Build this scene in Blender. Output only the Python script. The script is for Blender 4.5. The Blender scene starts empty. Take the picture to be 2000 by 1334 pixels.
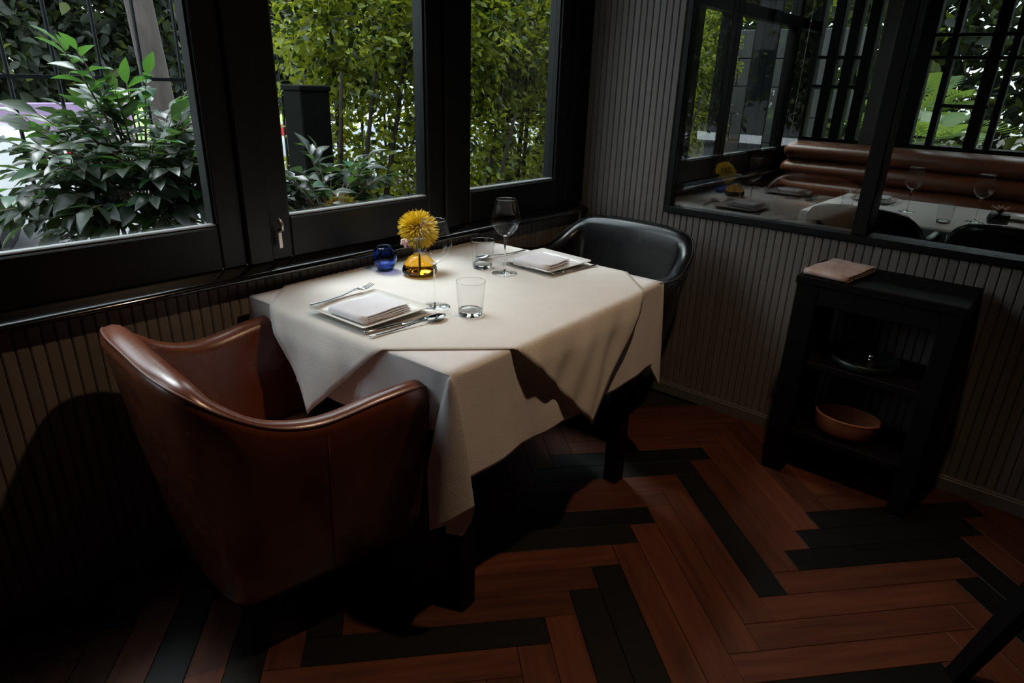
import bpy, math, random
import numpy as np
from mathutils import Vector, Matrix
random.seed(7); RNG = np.random.default_rng(7)
S = bpy.context.scene
COL = S.collection
PI = math.pi

# ------------------------------------------------------------------ camera
cam_d = bpy.data.cameras.new('camera'); cam = bpy.data.objects.new('camera', cam_d); COL.objects.link(cam)
cam_d.sensor_width = 36.0; cam_d.lens = 1268.4/2000*36; cam_d.clip_start = 0.02; cam_d.clip_end = 200
yaw, pitch, roll = (math.radians(a) for a in (49.612, 21.866, 1.861))
fw = Vector((math.cos(pitch)*math.sin(yaw), math.cos(pitch)*math.cos(yaw), -math.sin(pitch)))
ri = Vector((math.cos(yaw), -math.sin(yaw), 0)); up = ri.cross(fw)
r2 = math.cos(roll)*ri+math.sin(roll)*up; u2 = -math.sin(roll)*ri+math.cos(roll)*up
m = Matrix.Identity(4)
for i in range(3):
    m[i][0] = r2[i]; m[i][1] = u2[i]; m[i][2] = -fw[i]
m[2][3] = 1.38
cam.matrix_world = m
S.camera = cam

# ------------------------------------------------------------------ sky, sun, exposure
SKY = 4.4; SUN = 4.0; LAMP = 35.0
W = bpy.data.worlds.new('sky'); S.world = W; W.use_nodes = True
bg = W.node_tree.nodes['Background']; bg.inputs[0].default_value = (0.80, 0.91, 1.0, 1); bg.inputs[1].default_value = SKY
sl = bpy.data.lights.new('sun', 'SUN'); sl.energy = SUN; sl.angle = math.radians(24); sl.color = (0.92, 0.96, 1.0)
so = bpy.data.objects.new('sun', sl); COL.objects.link(so)
so.rotation_euler = Vector((0.12, 0.62, 1.0)).to_track_quat('Z', 'Y').to_euler()
S.view_settings.view_transform = 'Standard'; S.view_settings.look = 'None'
S.view_settings.exposure = 0.0; S.view_settings.gamma = 1.0; S.view_settings.use_curve_mapping = False
cy = S.cycles
cy.max_bounces = 10; cy.diffuse_bounces = 5; cy.glossy_bounces = 5; cy.transmission_bounces = 8; cy.transparent_max_bounces = 24
cy.sample_clamp_indirect = 4.0; cy.use_denoising = True

# ------------------------------------------------------------------ helpers
def tag(o, label=None, cat=None, group=None, kind=None):
    if label: o['label'] = label
    if cat: o['category'] = cat
    if group: o['group'] = group
    if kind: o['kind'] = kind
    return o
def empty(name, loc=(0, 0, 0), rz=0.0, parent=None):
    o = bpy.data.objects.new(name, None); COL.objects.link(o); o.location = loc; o.rotation_euler = (0, 0, rz)
    o.empty_display_size = 0.05
    if parent: o.parent = parent
    return o
def link(name, me, parent=None, loc=None, rot=None, scale=None):
    o = bpy.data.objects.new(name, me); COL.objects.link(o)
    if parent: o.parent = parent
    if loc is not None: o.location = loc
    if rot is not None: o.rotation_euler = rot
    if scale is not None: o.scale = scale
    return o
class MB:
    def __init__(s): s.v = []; s.f = []
    def add(s, v, f):
        n = len(s.v); s.v += [tuple(p) for p in v]; s.f += [tuple(i+n for i in q) for q in f]; return s
    def box(s, x0, x1, y0, y1, z0, z1, b=0.0):
        """axis box; b bevels every edge (chamfer)"""
        x0, x1 = min(x0, x1), max(x0, x1); y0, y1 = min(y0, y1), max(y0, y1); z0, z1 = min(z0, z1), max(z0, z1)
        if b <= 0:
            v = [(x, y, z) for z in (z0, z1) for y in (y0, y1) for x in (x0, x1)]
            return s.add(v, [(0, 2, 3, 1), (4, 5, 7, 6), (0, 1, 5, 4), (2, 6, 7, 3), (0, 4, 6, 2), (1, 3, 7, 5)])
        b = min(b, (x1-x0)*.49, (y1-y0)*.49, (z1-z0)*.49)
        def ring(i, z): return [(x0+i+0, y0+i+0, z)]
        # octagon-ish stack: three rings with chamfered corners
        def oc(d, z):
            X0, X1, Y0, Y1 = x0+d, x1-d, y0+d, y1-d; c = max(b-d, 0)+1e-5
            return [(X0+c, Y0, z), (X1-c, Y0, z), (X1, Y0+c, z), (X1, Y1-c, z), (X1-c, Y1, z), (X0+c, Y1, z), (X0, Y1-c, z), (X0, Y0+c, z)]
        rings = [oc(b, z0), oc(0, z0+b), oc(0, z1-b), oc(b, z1)]
        return s.loft(rings, True, True)
    def loft(s, rings, cap0=False, cap1=False, closed=True):
        n = len(rings[0]); v = [p for r in rings for p in r]; f = []
        for k in range(len(rings)-1):
            for i in range(n if closed else n-1):
                j = (i+1) % n
                f.append((k*n+i, k*n+j, (k+1)*n+j, (k+1)*n+i))
        if cap0: f.append(tuple(reversed(range(n))))
        if cap1: f.append(tuple(range((len(rings)-1)*n, len(rings)*n)))
        return s.add(v, f)
    def tube(s, pts, rad, n=8, cap=True):
        pts = [Vector(p) for p in pts]; rad = rad if hasattr(rad, '__len__') else [rad]*len(pts)
        rings = []; ref = None
        for i, p in enumerate(pts):
            t = (pts[min(i+1, len(pts)-1)]-pts[max(i-1, 0)]).normalized()
            if ref is None: ref = Vector((0, 0, 1)) if abs(t.z) < .9 else Vector((1, 0, 0))
            a = (ref-t*ref.dot(t)).normalized(); b_ = t.cross(a); ref = a
            rings.append([tuple(p+rad[i]*(math.cos(2*PI*k/n)*a+math.sin(2*PI*k/n)*b_)) for k in range(n)])
        return s.loft(rings, cap, cap)
    def lathe(s, prof, n=32, cap0=True, cap1=True, c=(0, 0)):
        rings = [[(c[0]+r*math.cos(2*PI*k/n), c[1]+r*math.sin(2*PI*k/n), z) for k in range(n)] for r, z in prof]
        return s.loft(rings, cap0, cap1)
    def mesh(s, name, mat=None, smooth=False, angle=None):
        me = bpy.data.meshes.new(name); me.from_pydata(s.v, [], s.f); me.update()
        if mat: me.materials.append(mat)
        if smooth: me.polygons.foreach_set('use_smooth', [True]*len(me.polygons))
        if smooth and angle: 
            try: me.set_sharp_from_angle(angle=math.radians(angle))
            except Exception: pass
        return me
    def obj(s, name, mat, parent=None, loc=None, rot=None, smooth=False, angle=None, sub=0):
        o = link(name, s.mesh(name, mat, smooth, angle), parent, loc, rot)
        if sub:
            md = o.modifiers.new('subdivision', 'SUBSURF'); md.levels = md.render_levels = sub
        return o
def box(name, mat, b, parent=None, bev=0.0, **k): return MB().box(*b, b=bev).obj(name, mat, parent, **k)
def np_obj(name, v, quads, mat, parent=None, smooth=True, mats=None, idx=None):
    me = bpy.data.meshes.new(name); v = np.asarray(v, 'f4'); q = np.asarray(quads, 'i4')
    me.vertices.add(len(v)); me.vertices.foreach_set('co', v.ravel())
    me.loops.add(q.size); me.loops.foreach_set('vertex_index', q.ravel())
    me.polygons.add(len(q)); me.polygons.foreach_set('loop_start', np.arange(0, q.size, q.shape[1], dtype='i4'))
    if mats:
        for mm in mats: me.materials.append(mm)
        me.polygons.foreach_set('material_index', np.asarray(idx, 'i4'))
    elif mat: me.materials.append(mat)
    me.update(calc_edges=True)
    if smooth: me.polygons.foreach_set('use_smooth', np.ones(len(q), bool))
    return link(name, me, parent)
def copy_tree(o, parent=None):
    c = o.copy(); COL.objects.link(c); c.parent = parent
    for ch in list(o.children): copy_tree(ch, c)
    return c

# ------------------------------------------------------------------ materials
def mat(name, col, rough=0.5, metal=0.0, spec=0.5, var=0.0, vscale=8.0, bump=0.0, bscale=60.0, stretch=(1, 1, 1), col2=None, coat=0.0, sheen=0.0, rnd=0.0, rvar=0.0):
    M = bpy.data.materials.new(name); M.use_nodes = True; nt = M.node_tree; N = nt.nodes; L = nt.links
    p = N['Principled BSDF']; p.inputs['Base Color'].default_value = (*col, 1); p.inputs['Roughness'].default_value = rough
    p.inputs['Metallic'].default_value = metal; p.inputs['Specular IOR Level'].default_value = spec
    p.inputs['Coat Weight'].default_value = coat; p.inputs['Sheen Weight'].default_value = sheen
    tc = N.new('ShaderNodeTexCoord'); mp = N.new('ShaderNodeMapping'); mp.inputs['Scale'].default_value = stretch
    L.new(tc.outputs['Object'], mp.inputs['Vector'])
    if rnd > 0:
        oi = N.new('ShaderNodeObjectInfo'); vm = N.new('ShaderNodeVectorMath'); vm.operation = 'SCALE'
        cb = N.new('ShaderNodeCombineXYZ'); 
        for k in range(3): L.new(oi.outputs['Random'], cb.inputs[k])
        vm.inputs['Scale'].default_value = 31.0; L.new(cb.outputs[0], vm.inputs[0]); L.new(vm.outputs[0], mp.inputs['Location'])
    last = None
    if var > 0 or col2:
        nz = N.new('ShaderNodeTexNoise'); nz.inputs['Scale'].default_value = vscale; nz.inputs['Detail'].default_value = 6
        L.new(mp.outputs[0], nz.inputs['Vector'])
        rp = N.new('ShaderNodeValToRGB'); rp.color_ramp.elements[0].position = .3; rp.color_ramp.elements[1].position = .7
        c2 = col2 or tuple(c*(1-var) for c in col)
        rp.color_ramp.elements[0].color = (*c2, 1); rp.color_ramp.elements[1].color = (*col, 1)
        L.new(nz.outputs['Fac'], rp.inputs[0]); last = rp.outputs[0]
        if rvar > 0:
            mr = N.new('ShaderNodeMapRange'); mr.inputs['To Min'].default_value = max(rough-rvar, .03); mr.inputs['To Max'].default_value = rough+rvar
            L.new(nz.outputs['Fac'], mr.inputs['Value']); L.new(mr.outputs[0], p.inputs['Roughness'])
    if rnd > 0:
        hs = N.new('ShaderNodeHueSaturation'); mr2 = N.new('ShaderNodeMapRange')
        mr2.inputs['To Min'].default_value = 1-rnd; mr2.inputs['To Max'].default_value = 1+rnd
        L.new(oi.outputs['Random'], mr2.inputs['Value']); L.new(mr2.outputs[0], hs.inputs['Value'])
        if last is not None: L.new(last, hs.inputs['Color'])
        else: hs.inputs['Color'].default_value = (*col, 1)
        last = hs.outputs[0]
    if last is not None: L.new(last, p.inputs['Base Color'])
    if bump > 0:
        n2 = N.new('ShaderNodeTexNoise'); n2.inputs['Scale'].default_value = bscale; n2.inputs['Detail'].default_value = 4
        L.new(mp.outputs[0], n2.inputs['Vector'])
        bp = N.new('ShaderNodeBump'); bp.inputs['Strength'].default_value = bump; bp.inputs['Distance'].default_value = .004
        L.new(n2.outputs['Fac'], bp.inputs['Height']); L.new(bp.outputs[0], p.inputs['Normal'])
    return M
def thin_glass(name, tint=(1, 1, 1), ior=1.5, rough=0.0):
    """a sheet of clear glass: Fresnel mirror over straight-through transmission"""
    M = bpy.data.materials.new(name); M.use_nodes = True; nt = M.node_tree; N = nt.nodes; L = nt.links
    N.remove(N['Principled BSDF']); out = N['Material Output']
    tr = N.new('ShaderNodeBsdfTransparent'); tr.inputs[0].default_value = (*tint, 1)
    gl = N.new('ShaderNodeBsdfGlossy'); gl.inputs['Roughness'].default_value = rough
    fr = N.new('ShaderNodeFresnel'); ge = N.new('ShaderNodeNewGeometry'); mv = N.new('ShaderNodeMapRange')
    mv.inputs['To Min'].default_value = ior; mv.inputs['To Max'].default_value = 1/ior     # same reflectance from both sides of the sheet
    L.new(ge.outputs['Backfacing'], mv.inputs['Value']); L.new(mv.outputs[0], fr.inputs[0])
    mx = N.new('ShaderNodeMixShader'); L.new(fr.outputs[0], mx.inputs[0]); L.new(tr.outputs[0], mx.inputs[1]); L.new(gl.outputs[0], mx.inputs[2])
    L.new(mx.outputs[0], out.inputs[0]); return M
def solid_glass(name, col, ior=1.45, rough=0.0):
    M = bpy.data.materials.new(name); M.use_nodes = True; p = M.node_tree.nodes['Principled BSDF']
    p.inputs['Base Color'].default_value = (*col, 1); p.inputs['Roughness'].default_value = rough
    p.inputs['Transmission Weight'].default_value = 1.0; p.inputs['IOR'].default_value = ior
    return M
def leaf_mat(name, col, trans, gloss=.35, var=.35):
    M = bpy.data.materials.new(name); M.use_nodes = True; nt = M.node_tree; N = nt.nodes; L = nt.links
    p = N['Principled BSDF']; p.inputs['Roughness'].default_value = gloss
    geo = N.new('ShaderNodeNewGeometry'); nz = N.new('ShaderNodeTexNoise'); nz.inputs['Scale'].default_value = 5.0
    L.new(geo.outputs['Position'], nz.inputs['Vector'])
    rp = N.new('ShaderNodeValToRGB'); rp.color_ramp.elements[0].position = .35; rp.color_ramp.elements[1].position = .65
    rp.color_ramp.elements[0].color = (*[c*(1-var) for c in col], 1); rp.color_ramp.elements[1].color = (*col, 1)
    L.new(nz.outputs['Fac'], rp.inputs[0]); L.new(rp.outputs[0], p.inputs['Base Color'])
    tl = N.new('ShaderNodeBsdfTranslucent'); tl.inputs[0].default_value = (*trans, 1)
    mx = N.new('ShaderNodeMixShader'); mx.inputs[0].default_value = .38
    L.new(p.outputs[0], mx.inputs[1]); L.new(tl.outputs[0], mx.inputs[2]); L.new(mx.outputs[0], N['Material Output'].inputs[0])
    return M
def emit_mat(name, col, st):
    M = bpy.data.materials.new(name); M.use_nodes = True; p = M.node_tree.nodes['Principled BSDF']
    p.inputs['Base Color'].default_value = (*col, 1); p.inputs['Emission Color'].default_value = (*col, 1); p.inputs['Emission Strength'].default_value = st
    return M

m_black = mat('black_satin_paint', (.006, .007, .0065), .42, spec=.3, var=.2, vscale=3, bump=.05, bscale=30)
m_sill = mat('black_gloss_paint', (.005, .0055, .006), .13, spec=1.0, coat=1.0, var=.2, vscale=4, rvar=.06)
m_bead = mat('grey_glazing_bead', (.30, .31, .32), .35, var=.2, vscale=20)
m_board = mat('taupe_beadboard_paint', (.205, .185, .165), .55, var=.12, vscale=3, rnd=.10, bump=.05)
m_plaster = mat('dark_taupe_plaster', (.035, .032, .03), .8, var=.15, vscale=2)
m_ceil = mat('dim_ceiling_paint', (.03, .028, .026), .85, var=.1)
m_dark = mat('dark_wall_paint', (.035, .03, .026), .8, var=.2)
m_base = mat('grey_baseboard_paint', (.16, .16, .145), .5, var=.1)
m_red = mat('red_brown_wood', (.130, .039, .016), .52, var=.5, vscale=3.0, stretch=(1.2, 14, 14), col2=(.064, .0175, .0075), rnd=.28, bump=.08, bscale=10, spec=.4)
m_ebony = mat('blackened_wood', (.008, .0075, .006), .46, var=.4, vscale=3.0, stretch=(1.2, 14, 14), rnd=.3, bump=.08, bscale=10, spec=.4)
m_slab = mat('floor_underlay', (.012, .008, .006), .9, var=.2)
m_brown = mat('chestnut_leather', (.150, .042, .018), .27, var=.25, vscale=7, bump=.04, bscale=160, spec=.8, rvar=.05)
m_brown2 = mat('chestnut_leather_seat', (.150, .042, .018), .4, var=.25, vscale=7, bump=.25, bscale=160)
m_stitch = mat('brown_piping', (.12, .036, .018), .4, var=.2)
m_bleath = mat('black_leather', (.012, .0125, .013), .27, var=.25, vscale=8, bump=.04, bscale=170, spec=.8, rvar=.05)
m_bleath2 = mat('black_leather_seat', (.016, .016, .017), .36, var=.25, vscale=8, bump=.22, bscale=170)
m_bpipe = mat('black_piping', (.014, .014, .014), .35, var=.2)
m_dwood = mat('dark_stained_wood', (.005, .0045, .004), .62, spec=.15, var=.4, vscale=5, stretch=(1, 1, 6))
m_cloth = mat('white_cotton', (.80, .78, .77), .9, var=.05, vscale=14, bump=.25, bscale=420, sheen=.1)
m_over = mat('ivory_cotton', (.72, .69, .64), .9, var=.06, vscale=10, bump=.3, bscale=360, sheen=.1)
m_napkin = mat('white_linen', (.80, .79, .83), .9, var=.05, vscale=25, bump=.3, bscale=380, sheen=.1)
m_rosecl = mat('worn_pink_white_linen', (.72, .58, .54), .9, var=.0, col2=(.50, .33, .28), vscale=22, bump=.3, bscale=300)
m_porc = mat('white_porcelain', (.82, .81, .77), .12, var=.02, coat=.5)
m_steel = mat('polished_steel', (.62, .62, .62), .14, metal=1.0, var=.05, vscale=30, rvar=.03)
m_latch = mat('brushed_latch_metal', (.62, .58, .54), .35, metal=.9, var=.1)
m_glass = thin_glass('window_glass', (.97, .985, .975), 1.52)
m_pglass = thin_glass('partition_glass', (.68, .70, .68), 1.75)
m_thin = thin_glass('thin_clear_glass', (.985, .985, .985), 1.38)
m_thick = solid_glass('thick_clear_glass', (.98, .99, .985))
m_amber = solid_glass('amber_glass', (.80, .42, .03), 1.38)
m_blue = solid_glass('cobalt_glass', (.26, .42, 1.0), 1.3, .03)
m_yel = mat('yellow_petals', (.93, .76, .09), .6, var=.35, vscale=20, col2=(.86, .62, .04))
m_pink = mat('pale_pink_petals', (.75, .52, .48), .6, var=.2, vscale=40)
m_stem = mat('green_stem', (.09, .15, .04), .5, var=.3)
m_wax = mat('candle_wax', (.7, .7, .75), .5, var=.1)
m_copper = mat('copper_brown_wood', (.42, .15, .07), .45, var=.35, vscale=9, stretch=(6, 1, 1))
m_gtray = mat('dark_green_lacquer', (.012, .022, .018), .35, var=.3)
m_lampw = mat('white_lamp_metal', (.6, .58, .55), .4, var=.05)
m_banq = mat('tan_channelled_leather', (.270, .095, .048), .32, var=.25, vscale=6, bump=.2, bscale=120)
m_column = mat('grey_column_plaster', (.20, .19, .18), .8, var=.2, vscale=4)
m_stone = mat('grey_stone_blocks', (.11, .112, .11), .85, var=.3, vscale=5, bump=.3, bscale=25)
m_iron = mat('black_wrought_iron', (.010, .013, .016), .4, metal=.3, var=.3)
m_pill = mat('dark_green_metal_box', (.006, .008, .006), .8, spec=.1, var=.3)
m_bark = mat('grey_brown_bark', (.085, .068, .060), .9, var=.5, vscale=9, stretch=(2, 2, .6), bump=.9, bscale=16)
m_hstem = mat('dark_hedge_bark', (.050, .036, .026), .9, var=.4, vscale=14)
m_twig = mat('tan_twig_bark', (.24, .17, .11), .8, var=.3, vscale=20)
m_carw = mat('white_car_paint', (.80, .81, .84), .2, var=.03, coat=.6)
m_cars = mat('silver_car_paint', (.62, .66, .74), .25, var=.03, coat=.6)
m_cglass = mat('dark_car_glass', (.02, .025, .03), .08, var=.1)
m_tyre = mat('tyre_rubber', (.015, .015, .016), .8, var=.2)
m_tail = mat('red_tail_lens', (.60, .02, .03), .25, var=.2)
m_lilac = mat('lilac_paint', (.30, .20, .34), .8, var=.15)
m_beige = mat('beige_paint', (.55, .47, .36), .8, var=.15)
m_redcl = mat('red_banner_cloth', (.55, .03, .05), .8, var=.2)
m_pave = mat('grey_paving', (.30, .29, .27), .9, var=.35, vscale=3, bump=.2)
m_road = mat('asphalt', (.18, .18, .19), .9, var=.3, vscale=6, bump=.2)
m_path = mat('pale_path', (.40, .38, .35), .9, var=.2)
m_lawn = mat('green_lawn', (.20, .30, .06), .9, var=.4, vscale=12)  # plain grass green with random mottling
m_soil = mat('soil', (.07, .055, .04), .95, var=.4, vscale=8)
lf_a = leaf_mat('ficus_leaf', (.068, .092, .064), (.07, .13, .025), .34)
lf_b = leaf_mat('ficus_leaf_dark', (.038, .056, .042), (.04, .08, .022), .32)
lf_c = leaf_mat('ficus_leaf_fresh', (.035, .13, .055), (.09, .22, .03), .34)
lf_h = leaf_mat('hedge_leaf', (.200, .245, .036), (.56, .62, .035), .42)
lf_h2 = leaf_mat('hedge_leaf_dark', (.040, .062, .015), (.08, .13, .012), .40)
lf_t = leaf_mat('tree_leaf', (.020, .030, .016), (.035, .055, .012), .5)
lf_t2 = leaf_mat('tree_leaf_bright', (.10, .13, .02), (.26, .30, .03), .5)
lf_p = leaf_mat('palm_leaf', (.11, .20, .05), (.30, .42, .06), .4)

# ------------------------------------------------------------------ setting: room shell
XR, YW = 2.66, 1.85             # right wall face, window wall face
HC = 2.72                       # ceiling height
X0, Y0 = -2.6, -3.2             # left and front walls
XE = 5.46                       # end wall of the room behind the partition

# floor: slab with single herringbone planks on it
floor = box('floor', m_slab, (X0-.1, XE+.1, Y0-.1, YW+.1, -.12, -.014)); tag(floor, kind='structure')
PW, ANG, O1, O2 = .0915, math.radians(49.5), -.172, -.3525
eA = np.array([math.cos(ANG), math.sin(ANG)]); eB = np.array([eA[1], -eA[0]])
def cell(p, q): return (p+O1)*PW*eA+(q+O2)*PW*eB
def clip(poly, a, b, c):        # keep a*x+b*y<=c
    out = []
    for i in range(len(poly)):
        P, Q = poly[i], poly[(i+1) % len(poly)]; dp = a*P[0]+b*P[1]-c; dq = a*Q[0]+b*Q[1]-c
        if dp <= 0: out.append(P)
        if (dp < 0 < dq) or (dq < 0 < dp):
            t = dp/(dp-dq); out.append((P[0]+t*(Q[0]-P[0]), P[1]+t*(Q[1]-P[1])))
    return out
def plank_mesh(l, w):
    mb = MB(); g = .0006; mb.box(-l/2+g, l/2-g, -w/2+g, w/2-g, -.014, 0, b=.0011); return mb
pm_red = plank_mesh(7*PW, PW).mesh('plank', m_red); pm_black = plank_mesh(7*PW, PW).mesh('plank_black', m_ebony)
BLACK = {('A', 15, 11), ('A', 10, 6), ('A', 9, 5), ('B', 14, -3), ('B', 19, 2), ('B', 18, 1), ('B', 23, 6), ('B', 22, 5), ('B', 16, 13), ('B', 17, 14), ('B', 18, 15)}
black_pts = [np.array(p) for p in ((2.22, -.07), (2.05, -.22), (1.45, .06), (1.30, .21), (1.62, -.1), (.72, .70), (.55, .95), (2.45, .02), (1.05, .42), (.80, .18), (.62, -.02))]
def is_black(kind, p, q):
    if (kind, p, q) in BLACK: return True
    for b in black_pts:
        cp = b@eA/PW-O1; cq = b@eB/PW-O2
        if kind == 'A' and p <= cp < p+7 and q <= cq < q+1: return True
        if kind == 'B' and q <= cq < q+7 and p <= cp < p+1: return True
    h = (p*7+q*13+(3 if kind == 'A' else 0)) % 29
    c = cell(p+3.5, q+.5) if kind == 'A' else cell(p+.5, q+3.5)
    inview = .3 < c[0] < 2.6 and -.3 < c[1] < 1.15
    return (not inview) and h in (0, 4, 5, 11, 18)
field = MB(); field_b = MB(); nplank = 0
for p in range(-75, 75):
    for q in range(-75, 75):
        for kind in 'AB':
            if kind == 'A' and (p-q-4) % 14: continue
            if kind == 'B' and (p-q-3) % 14: continue
            r = [(p, q), (p+7, q), (p+7, q+1), (p, q+1)] if kind == 'A' else [(p, q), (p+1, q), (p+1, q+7), (p, q+7)]
            poly = [tuple(cell(*c)) for c in r]
            cx = sum(a[0] for a in poly)/4; cyy = sum(a[1] for a in poly)/4
            if not (X0-.3 < cx < XE+.3 and Y0-.3 < cyy < YW+.3): continue
            full = all(X0 < a[0] < XR-.002 and Y0 < a[1] < YW-.002 for a in poly)
            blk = is_black(kind, p, q)
            near = -.15 < cx < XR+.25 and -.75 < cyy < YW+.25
            if near and full:
                o = link('plank', pm_black if blk else pm_red, floor, loc=(cx, cyy, 0), rot=(0, 0, ANG if kind == 'A' else ANG-PI/2)); nplank += 1
                continue
            if cx > XR: continue
            for a, b, c in ((1, 0, XR-.002), (-1, 0, -X0), (0, 1, YW-.002), (0, -1, -Y0)):
                if poly: poly = clip(poly, a, b, c)
            if len(poly) < 3: continue
            ar = sum(poly[i][0]*poly[(i+1) % len(poly)][1]-poly[(i+1) % len(poly)][0]*poly[i][1] for i in range(len(poly)))
            if ar < 0: poly = poly[::-1]
            if abs(ar) < 1e-4: continue
            if near:
                c0 = (sum(a[0] for a in poly)/len(poly), sum(a[1] for a in poly)/len(poly)); rz = ANG if kind == 'A' else ANG-PI/2
                R = Matrix.Rotation(-rz, 2); lp = [R@Vector((a[0]-c0[0], a[1]-c0[1]))*.997 for a in poly]
                MB().loft([[(a.x, a.y, -.014) for a in lp], [(a.x, a.y, 0) for a in lp]], True, True).obj('plank', m_ebony if blk else m_red, floor, loc=(*c0, 0), rot=(0, 0, rz)); nplank += 1
            else:
                (field_b if blk else field).loft([[(a[0], a[1], -.014) for a in poly], [(a[0], a[1], 0) for a in poly]], True, True)
tag(field.obj('plank_field', m_red, floor), kind='stuff'); tag(field_b.obj('dark_plank_field', m_ebony, floor), kind='stuff')

# ceiling, left and front walls
tag(box('ceiling', m_ceil, (X0-.1, XE+.1, Y0-.1, YW+.12, HC, HC+.1)), kind='structure')
tag(box('wall_left', m_plaster, (X0-.1, X0, Y0-.1, YW+.12, -.12, HC)), kind='structure')
tag(box('wall_front', m_plaster, (X0, XE+.1, Y0-.1, Y0, -.12, HC)), kind='structure')

# bead boards
BP = .030
def board_mesh(h):
    w = BP/2; t = .009; c = .0035
    mb = MB(); pr = [(-w+.0008, 0), (-w+.0008, -t+c), (-w+c+.0008, -t), (w-c-.0008, -t), (w-.0008, -t+c), (w-.0008, 0)]
    mb.loft([[(x, y, 0) for x, y in pr], [(x, y, h) for x, y in pr]], True, True)
    return mb.mesh('board', m_board)
# window wall under the sill
wall_back = box('wall_back', m_plaster, (X0, XR, YW+.004, YW+.12, -.12, .80)); tag(wall_back, kind='structure')
bm_low = board_mesh(.745)
x = XR-.02; k = 0
while x > -.75:
    link('board', bm_low, wall_back, loc=(x, YW+.004, .055)); x -= BP; k += 1
box('board_field', m_board, (X0, x+BP/2, YW-.005, YW+.004, .055, .80), wall_back)
# right wall: under the partition window and the strip beside it
wall_right = empty('wall_right', (0, 0, 0)); tag(wall_right, kind='structure')
box('wall_core', m_plaster, (XR+.004, XR+.10, Y0, YW, -.12, .862), wall_right)
box('wall_core', m_plaster, (XR+.004, XR+.10, 1.388, YW, .862, HC), wall_right)
box('wall_header', m_plaster, (XR+.004, XR+.10, Y0, 1.388, 2.42, HC), wall_right)
bm_col = board_mesh(HC-.055); bm_lo2 = board_mesh(.80)
y = YW-.02; n = 0
while y > -.9:
    link('board', bm_col if y > 1.395 else bm_lo2, wall_right, loc=(XR+.004, y, .055), rot=(0, 0, -PI/2)); y -= BP; n += 1
tag(box('board_field', m_board, (XR-.005, XR+.004, Y0, y+BP/2, .055, .855), wall_right), kind='stuff')
bb = MB(); pr = [(0, 0), (-.016, 0), (-.016, .046), (-.011, .050), (-.013, .054), (-.010, .058), (0, .060)]
bb.loft([[(XR+.002+a, yy, b) for a, b in pr] for yy in (Y0, YW-.012)], True, True)
tag(bb.obj('baseboard_right', m_base), kind='structure')
bb = MB(); bb.loft([[(xx, YW+.002+a, b) for a, b in pr] for xx in (XR-.014, X0)], True, True)
tag(bb.obj('baseboard_back', m_base), kind='structure')

# sill nosing
sp = [(YW+.01, .800), (1.800, .800), (1.7945, .803), (1.793, .808), (1.7945, .8135), (1.799, .8180), (1.8035, .8205), (1.811, .8241), (1.820, .8281), (1.829, .8318), (1.835, .8340), (1.842, .8356), (YW+.01, .836)]
sm = MB().loft([[(xx, a, b) for a, b in sp] for xx in (XR-.012, X0)], True, True)
tag(sm.obj('trim_1', m_sill, smooth=True, angle=60), kind='structure'); 

# windows: sashes of the facade
ZB, ZT, ZT2, ZH = .967, 1.80, 1.87, 2.22
def window(name, xa, xb, gmat, facade_y=YW, handle=False):
    w = empty(name, (xa, facade_y, .836)); tag(w, kind='structure')
    lx = lambda *b: (b[0]-xa, b[1]-xa, b[2]-facade_y, b[3]-facade_y, b[4]-.836, b[5]-.836)
    s = .075; yf = facade_y; yb = facade_y+.075
    for a, b in ((xa-s, xa), (xb, xb+s)): box('stile', m_black, lx(a, b, yf, yb, .836, HC-.02), w, bev=.004)
    box('bottom_rail', m_black, lx(xa, xb, yf, yb, .836, ZB-.004), w, bev=.004)
    box('middle_rail', m_black, lx(xa, xb, yf, yb, ZT, ZT2), w, bev=.004)
    box('top_rail', m_black, lx(xa, xb, yf, yb, ZH, HC-.02), w, bev=.004)
    box('glazing_bead', m_bead, lx(xa, xb, yf+.010, yf+.034, ZB-.004, ZB+.004), w, bev=.003)
    for a, b in ((xa, xa+.007), (xb-.007, xb)): box('glazing_bead', m_black, lx(a, b, yf+.014, yf+.034, ZB+.004, ZT), w)
    box('pane', gmat, lx(xa, xb, yf+.036, yf+.041, ZB, ZT), w)
    box('transom_pane', gmat, lx(xa, xb, yf+.036, yf+.041, ZT2, ZH), w)
    return w
panes = [(1.889, 2.443), (1.083, 1.666), (.270, .853), (-.543, .040)]
wins = [window(f'window_{i+1}', a, b, m_glass) for i, (a, b) in enumerate(panes)]
for i in range(len(panes)-1):
    a, b = panes[i+1][1]+.075, panes[i][0]-.075
    tag(box(f'trim_{i+2}', m_black, (a, b, YW-.016, YW+.085, .836, HC-.01), bev=.005), kind='structure')
tag(box('trim_8', m_black, (2.518, XR+.1, YW-.004, YW+.085, .836, HC-.01), bev=.004), kind='structure')
tag(box('wall_header_back', m_plaster, (X0, -.618, YW, YW+.1, .836, HC)), kind='structure')
# latch on the mullion between the two nearest sashes
la = empty('window_latch', (1.032, YW-.016, .92)); tag(la, 'small brushed metal window latch on the black mullion', 'latch')
box('latch_plate', m_latch, (-.007, .007, -.005, 0, -.045, .006), la, bev=.002)
MB().tube([(0, -.004, .012), (0, -.02, .016), (0, -.02, .036), (-.006, -.012, .050)], [.006, .006, .006, .004], 8).obj('latch_lever', m_latch, la, smooth=True)

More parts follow.
